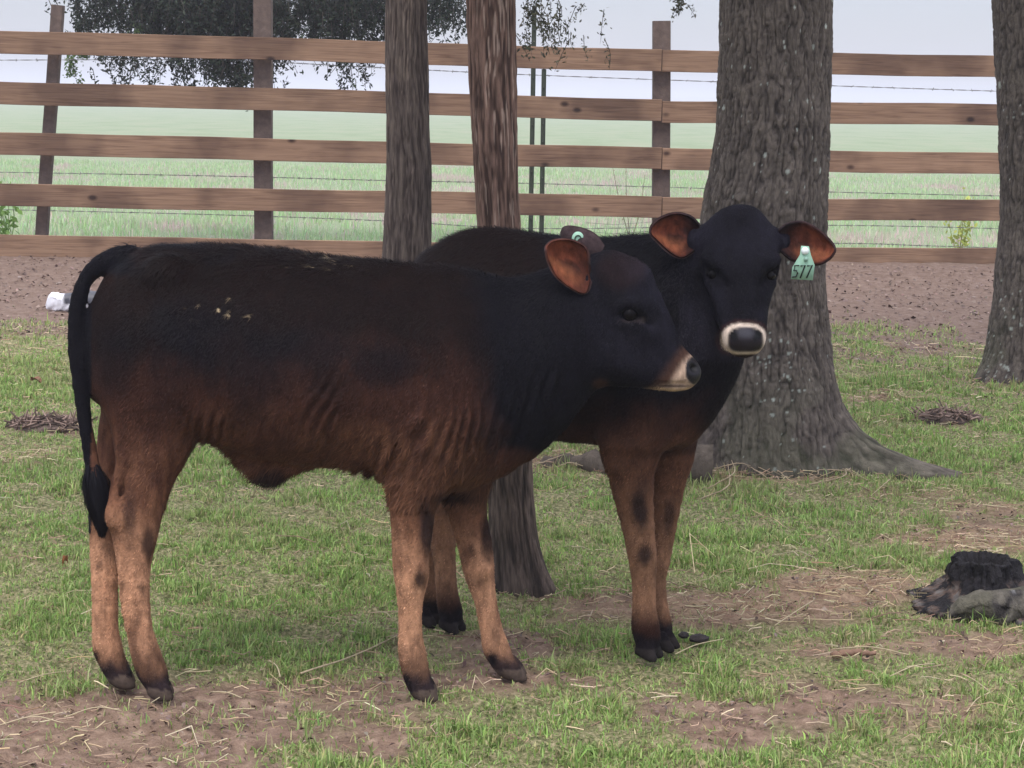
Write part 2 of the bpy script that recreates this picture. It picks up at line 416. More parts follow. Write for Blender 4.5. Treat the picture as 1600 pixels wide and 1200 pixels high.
dry = np.clip(strw * 1.0 + bare * .3 + .12 + .45 * sm(.58, .72, fbm(P, 1.3, 77)), 0, 1) * rng.random(n)
c = c * (1 - dry[:, None]) + np.array([.40, .33, .20]) * dry[:, None]
blades('short_grass', X, Y, hg, wd_, c, np.clip(rng.normal(.68, .30, n), 0, 1.15), M['grass'], 'short green grass growing over the paddock between bare patches', 'grass')
print('GRASS', n)
# field grass beyond the fence
x, y = scatter(190000, FENCE_Y + .9, 42, .30)
P = np.stack([x, y, 0 * x], -1); cc = fbm(P, (.9, .5, 1), 51); k = rng.random(len(x)) < .25 + .75 * sm(.4, .6, cc); x, y, cc, P = x[k], y[k], cc[k], P[k]; n = len(x)
fc = palette(n, [(.35, .50, .25), (.42, .56, .31), (.49, .57, .36), (.54, .47, .41)], (3, 4, 2, 1.2), .07)
pk = sm(.55, .66, fbm(P, (.8, .5, 1), 52))[:, None] * rng.random((n, 1)) ** .5
fc = fc * (1 - pk) + np.array([.60, .43, .44]) * pk
blades('field_grass', x, y, .05 + .09 * rng.random(n), .009 + .010 * rng.random(n), fc, np.clip(rng.normal(.3, .2, n), 0, 1), M['grass'], 'taller pale grass of the open field beyond the board fence', 'grass')

# straw litter
def make_straw():
    x, y = scatter(110000, 4.1, 12.5)
    P = np.stack([x, y, 0 * x], -1); b, s, l = ground_masks(P)
    k = rng.random(len(x)) < np.clip(.05 + .95 * s ** 1.4 + .04 * b, 0, 1); x, y = x[k], y[k]; n = len(x)
    L = rng.uniform(.008, .036, n) * (1 + (rng.random(n) < .06) * 1.8); a = rng.uniform(0, 2 * np.pi, n)
    z = gheight(x, y) + .006 + .02 * rng.random(n) ** 2
    d = np.stack([np.cos(a), np.sin(a) * .8, rng.normal(0, .12, n)], -1); w = (.0008 + .0009 * rng.random(n)) * (1 + .6 * sm(6, 11, y))
    B = np.stack([x, y, z], -1); side = np.stack([-np.sin(a), np.cos(a), 0 * a], -1) * w[:, None]
    upv = np.array([0, 0, 1.0]) * w[:, None]; bow = np.stack([-np.sin(a), np.cos(a), np.abs(rng.normal(0, 1, n))], -1) * (L * rng.normal(0, .28, n))[:, None]
    e0 = B - d * L[:, None]; e1 = B + d * L[:, None]; mid = B + bow
    ring = lambda p: [p - side, p + side, p + upv * 1.6]
    V = np.stack(ring(e0) + ring(mid) + ring(e1), 1).reshape(-1, 3)
    i = np.arange(n)[:, None] * 9; Q = np.concatenate([i + np.array([[a_, (a_ + 1) % 3 + 0, (a_ + 1) % 3 + 3, a_ + 3]]) for a_ in range(3)] + [i + 3 + np.array([[a_, (a_ + 1) % 3, (a_ + 1) % 3 + 3, a_ + 3]]) for a_ in range(3)])
    C = np.repeat(palette(n, [(.46, .36, .23), (.56, .46, .31), (.36, .25, .17), (.22, .14, .10)], (3, 1.5, 3, 2), .2)[:, None], 9, 1).reshape(-1, 3)
    tag(np_mesh('straw', V, [Q], [M['straw']], None, False, {'col': C}), 'loose dry straw scattered over the soil and grass', 'straw', kind='stuff')
    # leaf litter chips on soil and under the fence
    x, y = scatter(130000, 4.1, 17.6); P = np.stack([x, y, 0 * x], -1); b, s, l = ground_masks(P)
    k = rng.random(len(x)) < np.clip(l * .12 + .4 * b * (1 - l), 0, 1); x, y = x[k], y[k]; n = len(x); sz = rng.uniform(.003, .011, n) * (1 + 1.1 * sm(8, 14, y))
    a = rng.uniform(0, 6.28, n); u = np.stack([np.cos(a), np.sin(a), rng.normal(0, .35, n)], -1) * sz[:, None]; v = np.stack([-np.sin(a), np.cos(a), rng.normal(0, .35, n)], -1) * sz[:, None] * .55
    B = np.stack([x, y, gheight(x, y) + .008], -1); V = np.stack([B - u, B - v + [0, 0, .004], B + u, B + v + [0, 0, .004]], 1).reshape(-1, 3)
    Q = np.arange(n)[:, None] * 4 + np.arange(4)[None]
    C = np.repeat(palette(n, [(.09, .058, .048), (.16, .11, .095), (.25, .18, .155), (.06, .038, .035)], (2, 3, 2, 1), .2)[:, None], 4, 1).reshape(-1, 3)
    tag(np_mesh('leaf_litter', V, [Q], [M['straw']], None, False, {'col': C}), 'brown leaf litter and soil crumbs lying along the foot of the fence', 'leaf litter', kind='stuff')
make_straw()

# ------------------------------------------------------------------ fences
def box_between(A, B, h, t, up=(0, 0, 1)):
    """board from A to B (centres), height h, thickness t, in its own frame; returns mesh verts in local coords, matrix"""
    A, B = Vector(A), Vector(B); d = (B - A); L = d.length; xax = d.normalized(); yax = Vector(up).cross(xax).normalized(); zax = xax.cross(yax)
    n = 40; V = []; r = random.Random(int(L * 1000) + int(A.z * 977))
    bw = .003
    xs_ = [L * i / n for i in range(n + 1)]
    prof = [(-t / 2 + bw, -h / 2), (t / 2 - bw, -h / 2), (t / 2, -h / 2 + bw), (t / 2, h / 2 - bw), (t / 2 - bw, h / 2), (-t / 2 + bw, h / 2), (-t / 2, h / 2 - bw), (-t / 2, -h / 2 + bw)]
    ph = r.random() * 6
    for x in xs_:
        w = .004 * math.sin(x * 1.3 + ph) + .002 * math.sin(x * 4.1 + ph * 2)
        for (y, z) in prof: V.append((x, y + w * .5, z + w + r.uniform(-.0008, .0008)))
    k = 8; Q = [(i * k + j, i * k + (j + 1) % k, (i + 1) * k + (j + 1) % k, (i + 1) * k + j) for i in range(n) for j in range(k)]
    me = bpy.data.meshes.new('board')
    ends = [tuple(range(k))[::-1], tuple(n * k + j for j in range(k))]
    me.from_pydata(V, [], Q + ends); me.update()
    mt = Matrix((( *[xax[0], yax[0], zax[0]], A[0]), (*[xax[1], yax[1], zax[1]], A[1]), (*[xax[2], yax[2], zax[2]], A[2]), (0, 0, 0, 1)))
    return me, mt

def make_fence():
    root = empty('board_fence', tuple(gp(800, 470) * [1, 0, 0] + np.array([0, FENCE_Y, 0])))
    tag(root, 'long brown five rail wooden board fence across the back of the paddock', 'fence')
    YL, YM, YR = 17.0, 17.75, 18.15
    # rails: py centre at x=-60 (left end), x=1034 joint, x=1600+
    L = [(64, 94.5), (143.5, 172), (224, 247.5), (304, 323.5), (384.5, 400)]
    R = [(96, 104.5), (174, 180.5), (249, 255.5), (325, 328.5), (401.5, 404.5)]
    for k in range(5):
        a = at(-70, L[k][0] - 1, YL); b = at(1033, L[k][1], YM)
        me, mt = box_between(a, b, .185, .038); me.name = 'fence_rail'; me.materials.append(M['wood'])
        o = bpy.data.objects.new('fence_rail', me); COL.objects.link(o); o.parent = root; o.matrix_parent_inverse = Matrix.Translation(-root.location); o.matrix_basis = mt
        a = at(1034.5, R[k][0], YM); b = at(1720, R[k][1] + 1, YR)
        me, mt = box_between(a, b, .185, .038); me.name = 'fence_rail'; me.materials.append(M['wood'])
        o = bpy.data.objects.new('fence_rail', me); COL.objects.link(o); o.parent = root; o.matrix_parent_inverse = Matrix.Translation(-root.location); o.matrix_basis = mt
    def post(px0, py0, px1, py1, Yd, w):
        a = at(px0, py0, Yd); b = at(px1, py1, Yd); d = (b - a) / (b[2] - a[2]); b = a + d * (-.25 - a[2])
        me, mt = box_between(b, a, w, w, up=(0, 1, 0)); me.name = 'fence_post'; me.materials.append(M['post'])
        o = bpy.data.objects.new('fence_post', me); COL.objects.link(o); o.parent = root; o.matrix_parent_inverse = Matrix.Translation(-root.location); o.matrix_basis = mt
    post(91, 8, 66, 365, 17.27, .096)
    post(411, -25, 412.5, 370, 17.49, .148)
    post(1033.5, 33, 1033, 345, 17.90, .150)
make_fence()

def make_wire():
    Y0 = 19.3
    root = empty('wire_fence', (0, Y0, 0)); tag(root, 'thin barbed wire fence on dark steel posts behind the wooden board fence', 'wire fence')
    for (x0, y0, x1, y1) in ((835, 10, 829, 365), (850, 108, 846, 365)):
        a = at(x0, y0, Y0 - .1); b = at(x1, y1, Y0 - .1); d = (b - a) / (b[2] - a[2]); b = a + d * (-.2 - a[2])
        mb = MB(); T = np.stack([b + (a - b) * t for t in np.linspace(0, 1, 24)])
        for (ox, oy, sx, sy) in ((0, 0, .022, .004), (0, .014, .004, .016)):
            prof = np.array([[-sx, -sy], [sx, -sy], [sx, sy], [-sx, sy]]) + [ox, oy]
            V = np.concatenate([T + [p[0], p[1], 0] for p in prof]); n = len(T); Q = []
            for j in range(4):
                for i in range(n - 1): Q.append((j * n + i, ((j + 1) % 4) * n + i, ((j + 1) % 4) * n + i + 1, j * n + i + 1))
            mb.add(V, Q); mb.add(np.array([V[n - 1], V[2 * n - 1], V[3 * n - 1], V[4 * n - 1]]), [(0, 1, 2, 3)])
        for t in T[1::2]:  # studs
            V = np.array([[x, y, z] for x in (-.008, .008) for y in (-.016, -.004) for z in (-.008, .008)]) + t
            mb.add(V, [(0, 1, 3, 2), (4, 6, 7, 5), (0, 4, 5, 1), (2, 3, 7, 6), (0, 2, 6, 4), (1, 5, 7, 3)])
        o = mb.build('steel_post', M['metal'], smooth=False); attach(o, root)
    lines = [[(-60, 94), (330, 94), (560, 104), (830, 117), (1300, 134), (1700, 147)],
             [(-60, 268), (340, 275), (600, 282), (846, 287), (1300, 300), (1700, 309)],
             [(-60, 326), (320, 335), (600, 345), (846, 357), (1300, 352), (1700, 361)],
             [(-60, 372), (600, 379), (846, 381), (1290, 380), (1450, 384), (1700, 392)]]
    for ln in lines:
        C = spline([np.append(np.array(p), 0) for p in ln], 260)[:, :2]
        P3 = at(C[:, 0], C[:, 1], Y0 + .0); mb = MB()
        for ph in (0, np.pi):
            a = np.arange(len(P3)) * 1.1 + ph; Pp = P3 + np.stack([0 * a, np.cos(a), np.sin(a)], -1) * .0028
            V, Q, T = tube_geo(Pp, .0022, 4); mb.add(V, Q, T)
        for i in range(3, 258, 4):
            for s in range(2):
                dv = rng.normal(0, 1, 3); dv /= np.linalg.norm(dv); V, Q, T = tube_geo([P3[i] - dv * .016, P3[i] + dv * .016], .0022, 3); mb.add(V, Q, T)
        o = mb.build('barbed_wire', M['wire'], smooth=False); attach(o, root)
    mb = MB()   # patch of stock netting
    for x in np.linspace(925, 1015, 6):
        V, Q, T = tube_geo(at([x + 8, x, x - 5], [340, 380, 430], Y0 + .02), .002, 4); mb.add(V, Q, T)
    for y in (348, 362, 378, 396):
        V, Q, T = tube_geo(at([915, 960, 1030], [y, y + 3, y - 2], Y0 + .02), .002, 4); mb.add(V, Q, T)
    attach(mb.build('stock_netting', M['wire'], smooth=False), root)
make_wire()

# ------------------------------------------------------------------ trees
def loft_trunk(levels, Y, kind, seed, nth=220, dz=.010, zmax=6.0, roots=(), name='trunk', root_obj=None):
    """levels: (px left, px right, py) top to bottom; beyond the frame it rises to zmax tapering"""
    zs, cxs, cys, rs = [], [], [], []
    for l, r, y in levels:
        c = at((l + r) / 2, y, Y); zs.append(c[2]); cxs.append(c[0]); rs.append((r - l) / 2 * Y / F)
    zs = np.array(zs); o = np.argsort(zs); zs = zs[o]; cxs = np.array(cxs)[o]; rs = np.array(rs)[o]
    slope = (cxs[-1] - cxs[-2]) / max(zs[-1] - zs[-2], .05) * .5
    z = np.concatenate([np.arange(-.15, 2.4, dz), np.arange(2.4, zmax, .06)])
    cx = np.interp(z, zs, cxs); R = np.interp(z, zs, rs)
    ab = z > zs[-1]; cx = np.where(ab, cxs[-1] + slope * (z - zs[-1]), cx)
    R = np.where(ab, rs[-1] * np.clip(1 - (z - zs[-1]) / (zmax - zs[-1]) * .75, .1, 1), R)
    ker = np.ones(9) / 9
    cx = np.convolve(np.pad(cx, 4, 'edge'), ker, 'valid'); R = np.convolve(np.pad(R, 4, 'edge'), ker, 'valid')
    th = np.linspace(0, 2 * np.pi, nth, endpoint=False)
    TH, Z = np.meshgrid(th, z); RR = np.repeat(R[:, None], nth, 1)
    cyl = np.stack([np.cos(TH) * R[:, None].mean() , np.sin(TH) * R[:, None].mean(), Z], -1)
    CX = np.stack([np.cos(TH), np.sin(TH), Z], -1)
    rad = RR.copy()
    for (ang, spread, amp, zh) in roots:   # root flares
        dth = np.angle(np.exp(1j * (TH - math.radians(ang)))); g = np.exp(-(dth / math.radians(spread)) ** 2)
        a = amp * np.exp(-np.clip(Z, 0, 9) / zh)
        rad += a * g
    rad *= 1 + (noise(CX * [1.3, 1.3, 1], (1.2, 1.2, 1.6), seed) - .5) * .14
    c = rad.mean()
    if kind == 'oak':
        S = np.stack([np.cos(TH) * RR.mean(), np.sin(TH) * RR.mean(), Z], -1)
        w = (fbm(S, (16, 16, 9), seed + 5) - .5) * .035
        Sw = S + w[..., None] * [1, 1, .6]
        r1 = np.abs(noise(Sw, (58, 58, 10), seed + 1) - .5) * 2
        r2 = np.abs(noise(Sw, (105, 105, 38), seed + 2) - .5) * 2
        r4 = noise(Sw, (170, 170, 90), seed + 4)
        r3 = fbm(S, (9, 9, 6), seed + 3)
        rad += .0062 * sm(.0, .35, r1) + .0045 * sm(0, .5, r2) + .003 * r4 + .016 * (r3 - .5)
        t = np.clip(sm(.0, .35, r1) * .45 + sm(0, .5, r2) * .35 + r4 * .3, 0, 1)[..., None]
        colr = np.array([.026, .021, .020]) * (1 - t) + np.array([.155, .128, .110]) * t
        g2 = fbm(S, 3.5, seed + 8)[..., None]
        colr = colr * (.75 + .5 * g2)
        # small lichen dots, thicker in patches and near the foot
        zz = np.zeros_like(TH)
        for cs, pr, rr_, sd_ in ((.030, .08, .0062, 1), (.021, .10, .0042, 2), (.055, .035, .012, 3)):
            ci = np.floor(S / cs).astype(np.int64); cc_ = [hsh(ci[..., 0], ci[..., 1], ci[..., 2], seed + 70 + sd_ * 5 + q) for q in range(5)]
            ctr = (ci + .25 + .5 * np.stack(cc_[:3], -1)) * cs; dd_ = np.linalg.norm((S - ctr) * [1, 1, .8], axis=-1) * (1 + .5 * (r4 - .5))
            dens = pr * (.12 + 1.1 * sm(.45, .7, noise(S, (5, 5, 3.5), seed + 12)) + 6.0 * sm(.75, .15, Z) * sm(.35, .6, noise(S, (6, 6, 5), seed + 13)))
            zz = np.maximum(zz, (cc_[3] < dens) * sm(1.1, .7, dd_ / (rr_ * (.5 + cc_[4]))))
        colr = colr * (1 - zz[..., None] * .85) + np.array([.40, .43, .39]) * zz[..., None] * .85
        moss = sm(.50, .62, fbm(S, 5, seed + 15)) * sm(.50, .05, Z) * .30
        colr = colr * (1 - moss[..., None]) + np.array([.085, .10, .05]) * moss[..., None]
    else:
        S = np.stack([np.cos(TH) * RR.mean(), np.sin(TH) * RR.mean(), Z], -1)
        w = fbm(S, (6, 6, 3), seed + 5) * .05; Sw = S + w[..., None] * [1, 1, 0]
        r1 = noise(Sw, (120, 120, 9), seed + 1); r2 = noise(Sw, (260, 260, 30), seed + 2); r3 = fbm(S, (14, 14, 2.5), seed + 3)
        rad += .006 * (r1 - .5) + .004 * (r2 - .5) + .010 * (r3 - .5)
        t = sm(.25, .75, r1 * .6 + r2 * .4)[..., None]
        if kind == 'red': a, b = np.array([.045, .027, .022]), np.array([.19, .118, .092])
        elif kind == 'grey': a, b = np.array([.055, .040, .037]), np.array([.145, .112, .096])
        else: a, b = np.array([.045, .028, .028]), np.array([.13, .085, .078])
        colr = a * (1 - t) + b * t
        if kind == 'red': lw = sm(.75, .35, Z)[..., None] * .8; colr = colr * (1 - lw) + (np.array([.05, .040, .034]) * (1 - t) + np.array([.16, .125, .105]) * t) * lw
        pal = sm(.66, .74, noise(Sw, (230, 230, 15), seed + 21) * .65 + .35 * noise(S, (14, 14, 3), seed + 22)) * (.42 if kind == 'red' else .25) * sm(.3, .9, Z)
        colr = colr * (1 - pal[..., None]) + np.array([.50, .38, .31]) * pal[..., None]
        g2 = fbm(S, 3.5, seed + 8)[..., None]; colr = colr * (.8 + .4 * g2)
    P3 = np.stack([rad * np.cos(TH), rad * np.sin(TH), Z], -1); far_ = sm(.04, .16, rad - RR)
    rad += far_ * ((fbm(P3, (34, 34, 34), seed + 90) - .5) * .030 + (fbm(P3, 9, seed + 91) - .5) * .05)
    colr = colr * (1 + (far_ * (fbm(P3, (40, 40, 40), seed + 92) - .5) * 1.6))[..., None]
    X = cx[:, None] + rad * np.cos(TH); Yc = Y + rad * np.sin(TH)
    V = np.stack([X, Yc, Z], -1).reshape(-1, 3); n = len(z)
    i = np.arange(n - 1)[:, None] * nth; j = np.arange(nth)[None]; j2 = (j + 1) % nth
    Q = np.stack([i + j, i + j2, i + nth + j2, i + nth + j], -1).reshape(-1, 4)
    o = np_mesh(name, V, [Q], [M['bark' if kind == 'oak' else 'cedar']], None, True, {'col': colr.reshape(-1, 3)})
    if root_obj: attach(o, root_obj)
    return np.array([cx[-1], Y, z[-1]]), (z, cx, R)

def leaf_quads(C, size, cols, flat=0.6):
    n = len(C); a = rng.normal(0, 1, (n, 3)); a /= np.linalg.norm(a, axis=1)[:, None]; b = rng.normal(0, 1, (n, 3)); b -= (b * a).sum(1)[:, None] * a; b /= np.linalg.norm(b, axis=1)[:, None]
    s = np.asarray(size)[:, None] if np.ndim(size) else size
    a = a * s; b = b * s * flat
    V = np.stack([C - a, C + b * .9 - a * .1, C + a, C - b * .9 - a * .1], 1).reshape(-1, 3); Q = np.arange(n)[:, None] * 4 + np.arange(4)[None]
    return V, Q, np.repeat(cols[:, None], 4, 1).reshape(-1, 3)

def crown(root, centres, n, size, cols, wts, zmin, name='crown', limbs=None):
    cen = np.array([c[:3] for c in centres]); rad = np.array([c[3] for c in centres])
    idx = rng.choice(len(cen), n, p=rad ** 2 / (rad ** 2).sum())
    d = rng.normal(0, 1, (n, 3)); d /= np.linalg.norm(d, axis=1)[:, None]; r = rng.random(n) ** .45
    C = cen[idx] + d * (rad[idx] * r)[:, None] * [1, 1, .7]
    # sub-clumping
    k = noise(C, 2.4, 5) > .33; C = C[k]; C = C[C[:, 2] > zmin + .25 * noise(C, 3, 6)[: len(C)]] if len(C) else C
    V, Q, cc = leaf_quads(C, size * (.7 + .6 * rng.random(len(C))), palette(len(C), cols, wts, .25))
    o = np_mesh(name, V, [Q], [M['leaf']], None, False, {'col': cc}); attach(o, root)

def limbs(root, start, ends, r0, m, name='limb'):
    for e_ in ends:
        s = np.array(start); e_ = np.array(e_, float); mid = (s + e_) / 2 + [0, 0, .35]
        P = spline([s, mid, e_], 14); P[1:-1] += rng.normal(0, .04, (12, 3))
        V, Q, T = tube_geo(P, np.linspace(r0, r0 * .25, 14), 9); mb = MB(); mb.add(V, Q, T, (.07, .055, .05)); attach(mb.build(name, m), root)

OAKG = [(.05, .095, .03), (.07, .13, .04), (.035, .065, .022)]
CEDG = [(.022, .040, .024), (.032, .058, .032), (.05, .075, .035)]

def make_trees():
    # big oak
    Yo = 8.3; r = empty('oak_tree', (float(at(1190, 745, Yo)[0]), Yo, 0)); tag(r, 'massive oak tree with furrowed grey bark and flaring roots behind the tagged calf', 'tree')
    lv = [(1130, 1294, 0), (1127, 1293, 100), (1121, 1292, 200), (1110, 1289, 270), (1098, 1288, 320), (1094, 1286, 370), (1096, 1286, 440), (1100, 1291, 500), (1098, 1297, 560), (1094, 1304, 610), (1090, 1312, 660), (1084, 1318, 700), (1078, 1322, 735), (1076, 1324, 760)]
    top, _ = loft_trunk(lv, Yo, 'oak', 3, nth=420, dz=.0065, zmax=5.2, roots=[(-18, 17, .46, .085), (185, 18, .10, .2), (178, 20, .26, .06), (262, 24, .05, .15), (-55, 18, .06, .15), (90, 30, .2, .15)], root_obj=r)
    # creeping root to the left
    g = [gp(1110, 752), gp(1010, 742), gp(930, 733), gp(870, 728), gp(835, 726)]
    P = spline(g, 40); P[:, 2] += np.linspace(.05, -.01, 40) + .008 * np.sin(np.arange(40)); P += rng.normal(0, .003, P.shape)
    V, Q, T = tube_geo(P, np.interp(np.arange(40), [0, 15, 32, 39], [.085, .050, .035, .012]), 16); V += (fbm(V, 30, 3)[:, None] - .5) * .018
    mb = MB(); mb.add(V, Q, T, np.array([.115, .092, .075]) * (.35 + 1.3 * fbm(V, 28, 14, 4))[:, None]); attach(mb.build('surface_root', M['bark']), r)
    cx = float(top[0])
    ends = [(cx - 2.6, Yo - 1.8, 4.4), (cx + 2.4, Yo - 1.6, 4.6), (cx - 1.5, Yo + 2.2, 5.0), (cx + 2.0, Yo + 2.0, 5.0), (cx - .4, Yo - 2.8, 4.9), (cx, Yo, 6.8)]
    limbs(r, (cx, Yo, 3.2), ends, .13, M['bark'])
    crown(r, [(*e_, 1.7) for e_ in ends] + [(cx - 1.2, Yo - 3.6, 4.3, 1.5), (cx - 3.2, Yo - 3.2, 4.4, 1.6), (cx + 1.5, Yo - 3.4, 4.4, 1.5)], 6500, .085, OAKG, (3, 3, 2), 2.75)
    # reddish cedar in the middle
    Yc = 6.15; g = gp(812, 915); Yc = float(g[1]); r = empty('cedar_tree', (float(g[0]), Yc, 0)); tag(r, 'slim cedar tree with reddish peeling bark standing right behind the two calves', 'tree')
    lv = [(730, 806, 0), (733, 808, 110), (737, 808, 200), (742, 811, 300), (746, 815, 360), (752, 822, 500), (757, 829, 640), (761, 833, 740), (766, 840, 830), (768, 850, 880), (768, 858, 915), (766, 862, 940)]
    top, _ = loft_trunk(lv, Yc, 'red', 20, nth=260, dz=.007, zmax=5.6, roots=[(-20, 25, .03, .08), (200, 22, .02, .08)], root_obj=r)
    x0 = float(top[0])
    attachb = [(x0 + .1 * math.cos(a) * 1, Yc, 2.6 + .35 * k_, .95 - .02 * k_) for k_, a in enumerate(np.linspace(0, 6, 8))]
    crown(r, [(x0 + .9 * math.cos(a), Yc + .9 * math.sin(a), 2.75 + .35 * k_, .75) for k_, a in enumerate(np.linspace(0, 14, 9))], 5000, .045, CEDG, (3, 3, 1), 2.35)
    # fine dangling sprays to the right of the trunk top
    sprays(r, [(826, 5, 6.3), (842, 12, 6.35), (860, 6, 6.3), (874, 22, 6.35), (835, 30, 6.3), (884, 10, 6.3), (848, -12, 6.3), (815, 12, 6.25), (866, 34, 6.32)], 88, .10, .007, [(.07, .075, .05), (.14, .13, .09)])
    sprays(r, [(1060, -8, 6.3), (1075, -10, 6.3)], 44, .04, .007, [(.07, .075, .05), (.11, .10, .07)], name='drooping_tip')
    # grey cedar
    Yg = 8.9; r = empty('cedar_tree', (float(at(636, 640, Yg)[0]), Yg, 0)); tag(r, 'straight grey barked cedar tree rising behind the rump of the rear calf', 'tree')
    lv = [(604, 665, 0), (602, 668, 110), (603, 669, 200), (603, 673, 260), (600, 674, 350), (596, 676, 420), (590, 680, 520), (584, 690, 640), (580, 694, 670)]
    top, _ = loft_trunk(lv, Yg, 'grey', 44, nth=220, dz=.009, zmax=6.2, root_obj=r)
    x0 = float(top[0])
    crown(r, [(x0 + 1.0 * math.cos(a), Yg + 1.0 * math.sin(a), 3.2 + .35 * k_, .9) for k_, a in enumerate(np.linspace(0, 14, 9))], 5000, .05, CEDG, (3, 3, 1), 2.6)
    # right edge tree
    g = gp(1612, 592); Yr = float(g[1]); r = empty('oak_tree', (float(g[0]), Yr, 0)); tag(r, 'dark ridged tree trunk cut by the right edge of the photo', 'tree')
    lv = [(1556, 1668, 0), (1558, 1670, 60), (1562, 1672, 150), (1563, 1674, 220), (1567, 1676, 300), (1563, 1676, 360), (1556, 1678, 420), (1551, 1680, 500), (1543, 1684, 560), (1536, 1690, 592)]
    top, _ = loft_trunk(lv, Yr, 'oak', 61, nth=260, dz=.009, zmax=5.5, roots=[(190, 30, .05, .08)], root_obj=r)
    x0 = float(top[0]); ends = [(x0 + 1.8, Yr - 1.5, 4.6), (x0 - 1.6, Yr - 1.6, 4.9), (x0 + .5, Yr + 1.8, 5.0), (x0, Yr, 6.6)]
    limbs(r, (x0, Yr, 3.3), ends, .09, M['bark']); crown(r, [(*e_, 1.6) for e_ in ends], 3500, .085, OAKG, (3, 3, 2), 2.9)

def sprays(root, pts, n_each, R, leaf, cols, name='drooping_spray', kind='leaf'):
    """clusters of small leaves with hanging twigs around pixel points (px, py, Y)"""
    C = []; mb = MB()
    for (px, py, Yd) in pts:
        c = at(px, py, Yd); rr = R
        n = n_each; ntw = max(5, n // 22)
        for t in range(ntw):
            s = c + rng.normal(0, .45, 3) * rr; ln = rr * rng.uniform(.5, 1.1)
            e_ = s + np.array([rng.normal(0, .35), rng.normal(0, .35), -1]) * ln
            P = spline([s, (s + e_) / 2 + rng.normal(0, .06, 3) * ln, e_], 7); V, Q, T = tube_geo(P, np.linspace(.0025, .001, 7) * (leaf / .012), 3); mb.add(V, Q, T, (.06, .05, .04))
            tt = rng.random(22); q = s + (e_ - s) * tt[:, None] + rng.normal(0, leaf * 1.0, (22, 3)); C.append(q)
    C = np.concatenate(C); V, Q, cc = leaf_quads(C, leaf * (.6 + .8 * rng.random(len(C))), palette(len(C), cols, [1] * len(cols), .25), .45)
    mb.add(V, Q, None, cc); attach(mb.build(name, M['leaf'], smooth=False), root)

def back_tree():
    Yb = 20.0; x0 = float(at(642, 300, Yb)[0]); r = empty('evergreen_tree', (x0, Yb, 0)); tag(r, 'dark evergreen tree with drooping foliage hanging behind the top rail of the fence', 'tree')
    V, Q, T = tube_geo(spline([(x0, Yb, -.2), (x0 + .02, Yb, 1.5), (x0 - .05, Yb, 5)], 20), np.linspace(.13, .06, 20), 12); mb = MB(); mb.add(V, Q, T, (.06, .045, .04)); attach(mb.build('trunk', M['cedar']), r)
    pts = []; rr = random.Random(5)
    def blob(cx, cy, rx, ry, n):
        for _ in range(n):
            a = rr.random() * 6.28; q = math.sqrt(rr.random()); pts.append((cx + rx * q * math.cos(a), cy + ry * q * math.sin(a), Yb + rr.uniform(-1.0, .6)))
    blob(190, -25, 85, 50, 34); blob(255, 6, 60, 38, 26); blob(330, 2, 80, 45, 70); blob(410, 0, 70, 42, 45); blob(520, 6, 36, 44, 34); blob(590, 0, 42, 48, 36); blob(690, 0, 34, 36, 18); blob(140, 20, 30, 24, 7); blob(380, -60, 330, 30, 60)
    blob(340, 84, 45, 14, 11); blob(375, 98, 22, 12, 8); blob(425, 84, 14, 18, 4); blob(545, 88, 12, 10, 3); blob(220, 86, 60, 6, 6)
    sprays(r, pts, 190, .24, .022, [(.010, .018, .011), (.016, .028, .015), (.028, .040, .024)], name='crown')
    sprays(r, [(125, 82, Yb - .4), (113, 92, Yb - .4), (116, 104, Yb - .4), (240, 40, Yb), (215, 44, Yb)], 70, .10, .022, [(.14, .22, .07), (.10, .16, .06)], name='young_leaves')
    lim = [at(x, y, Yb) for x, y in ((200, -40), (330, -30), (520, -20), (700, -30))]
    for e_ in lim:
        P = spline([(x0, Yb, 3.1), ((x0 + e_[0]) / 2, Yb, 3.0), tuple(e_)], 12); V, Q, T = tube_geo(P, np.linspace(.05, .015, 12), 6); mb = MB(); mb.add(V, Q, T, (.05, .04, .035)); attach(mb.build('limb', M['cedar']), r)
make_trees(); back_tree()

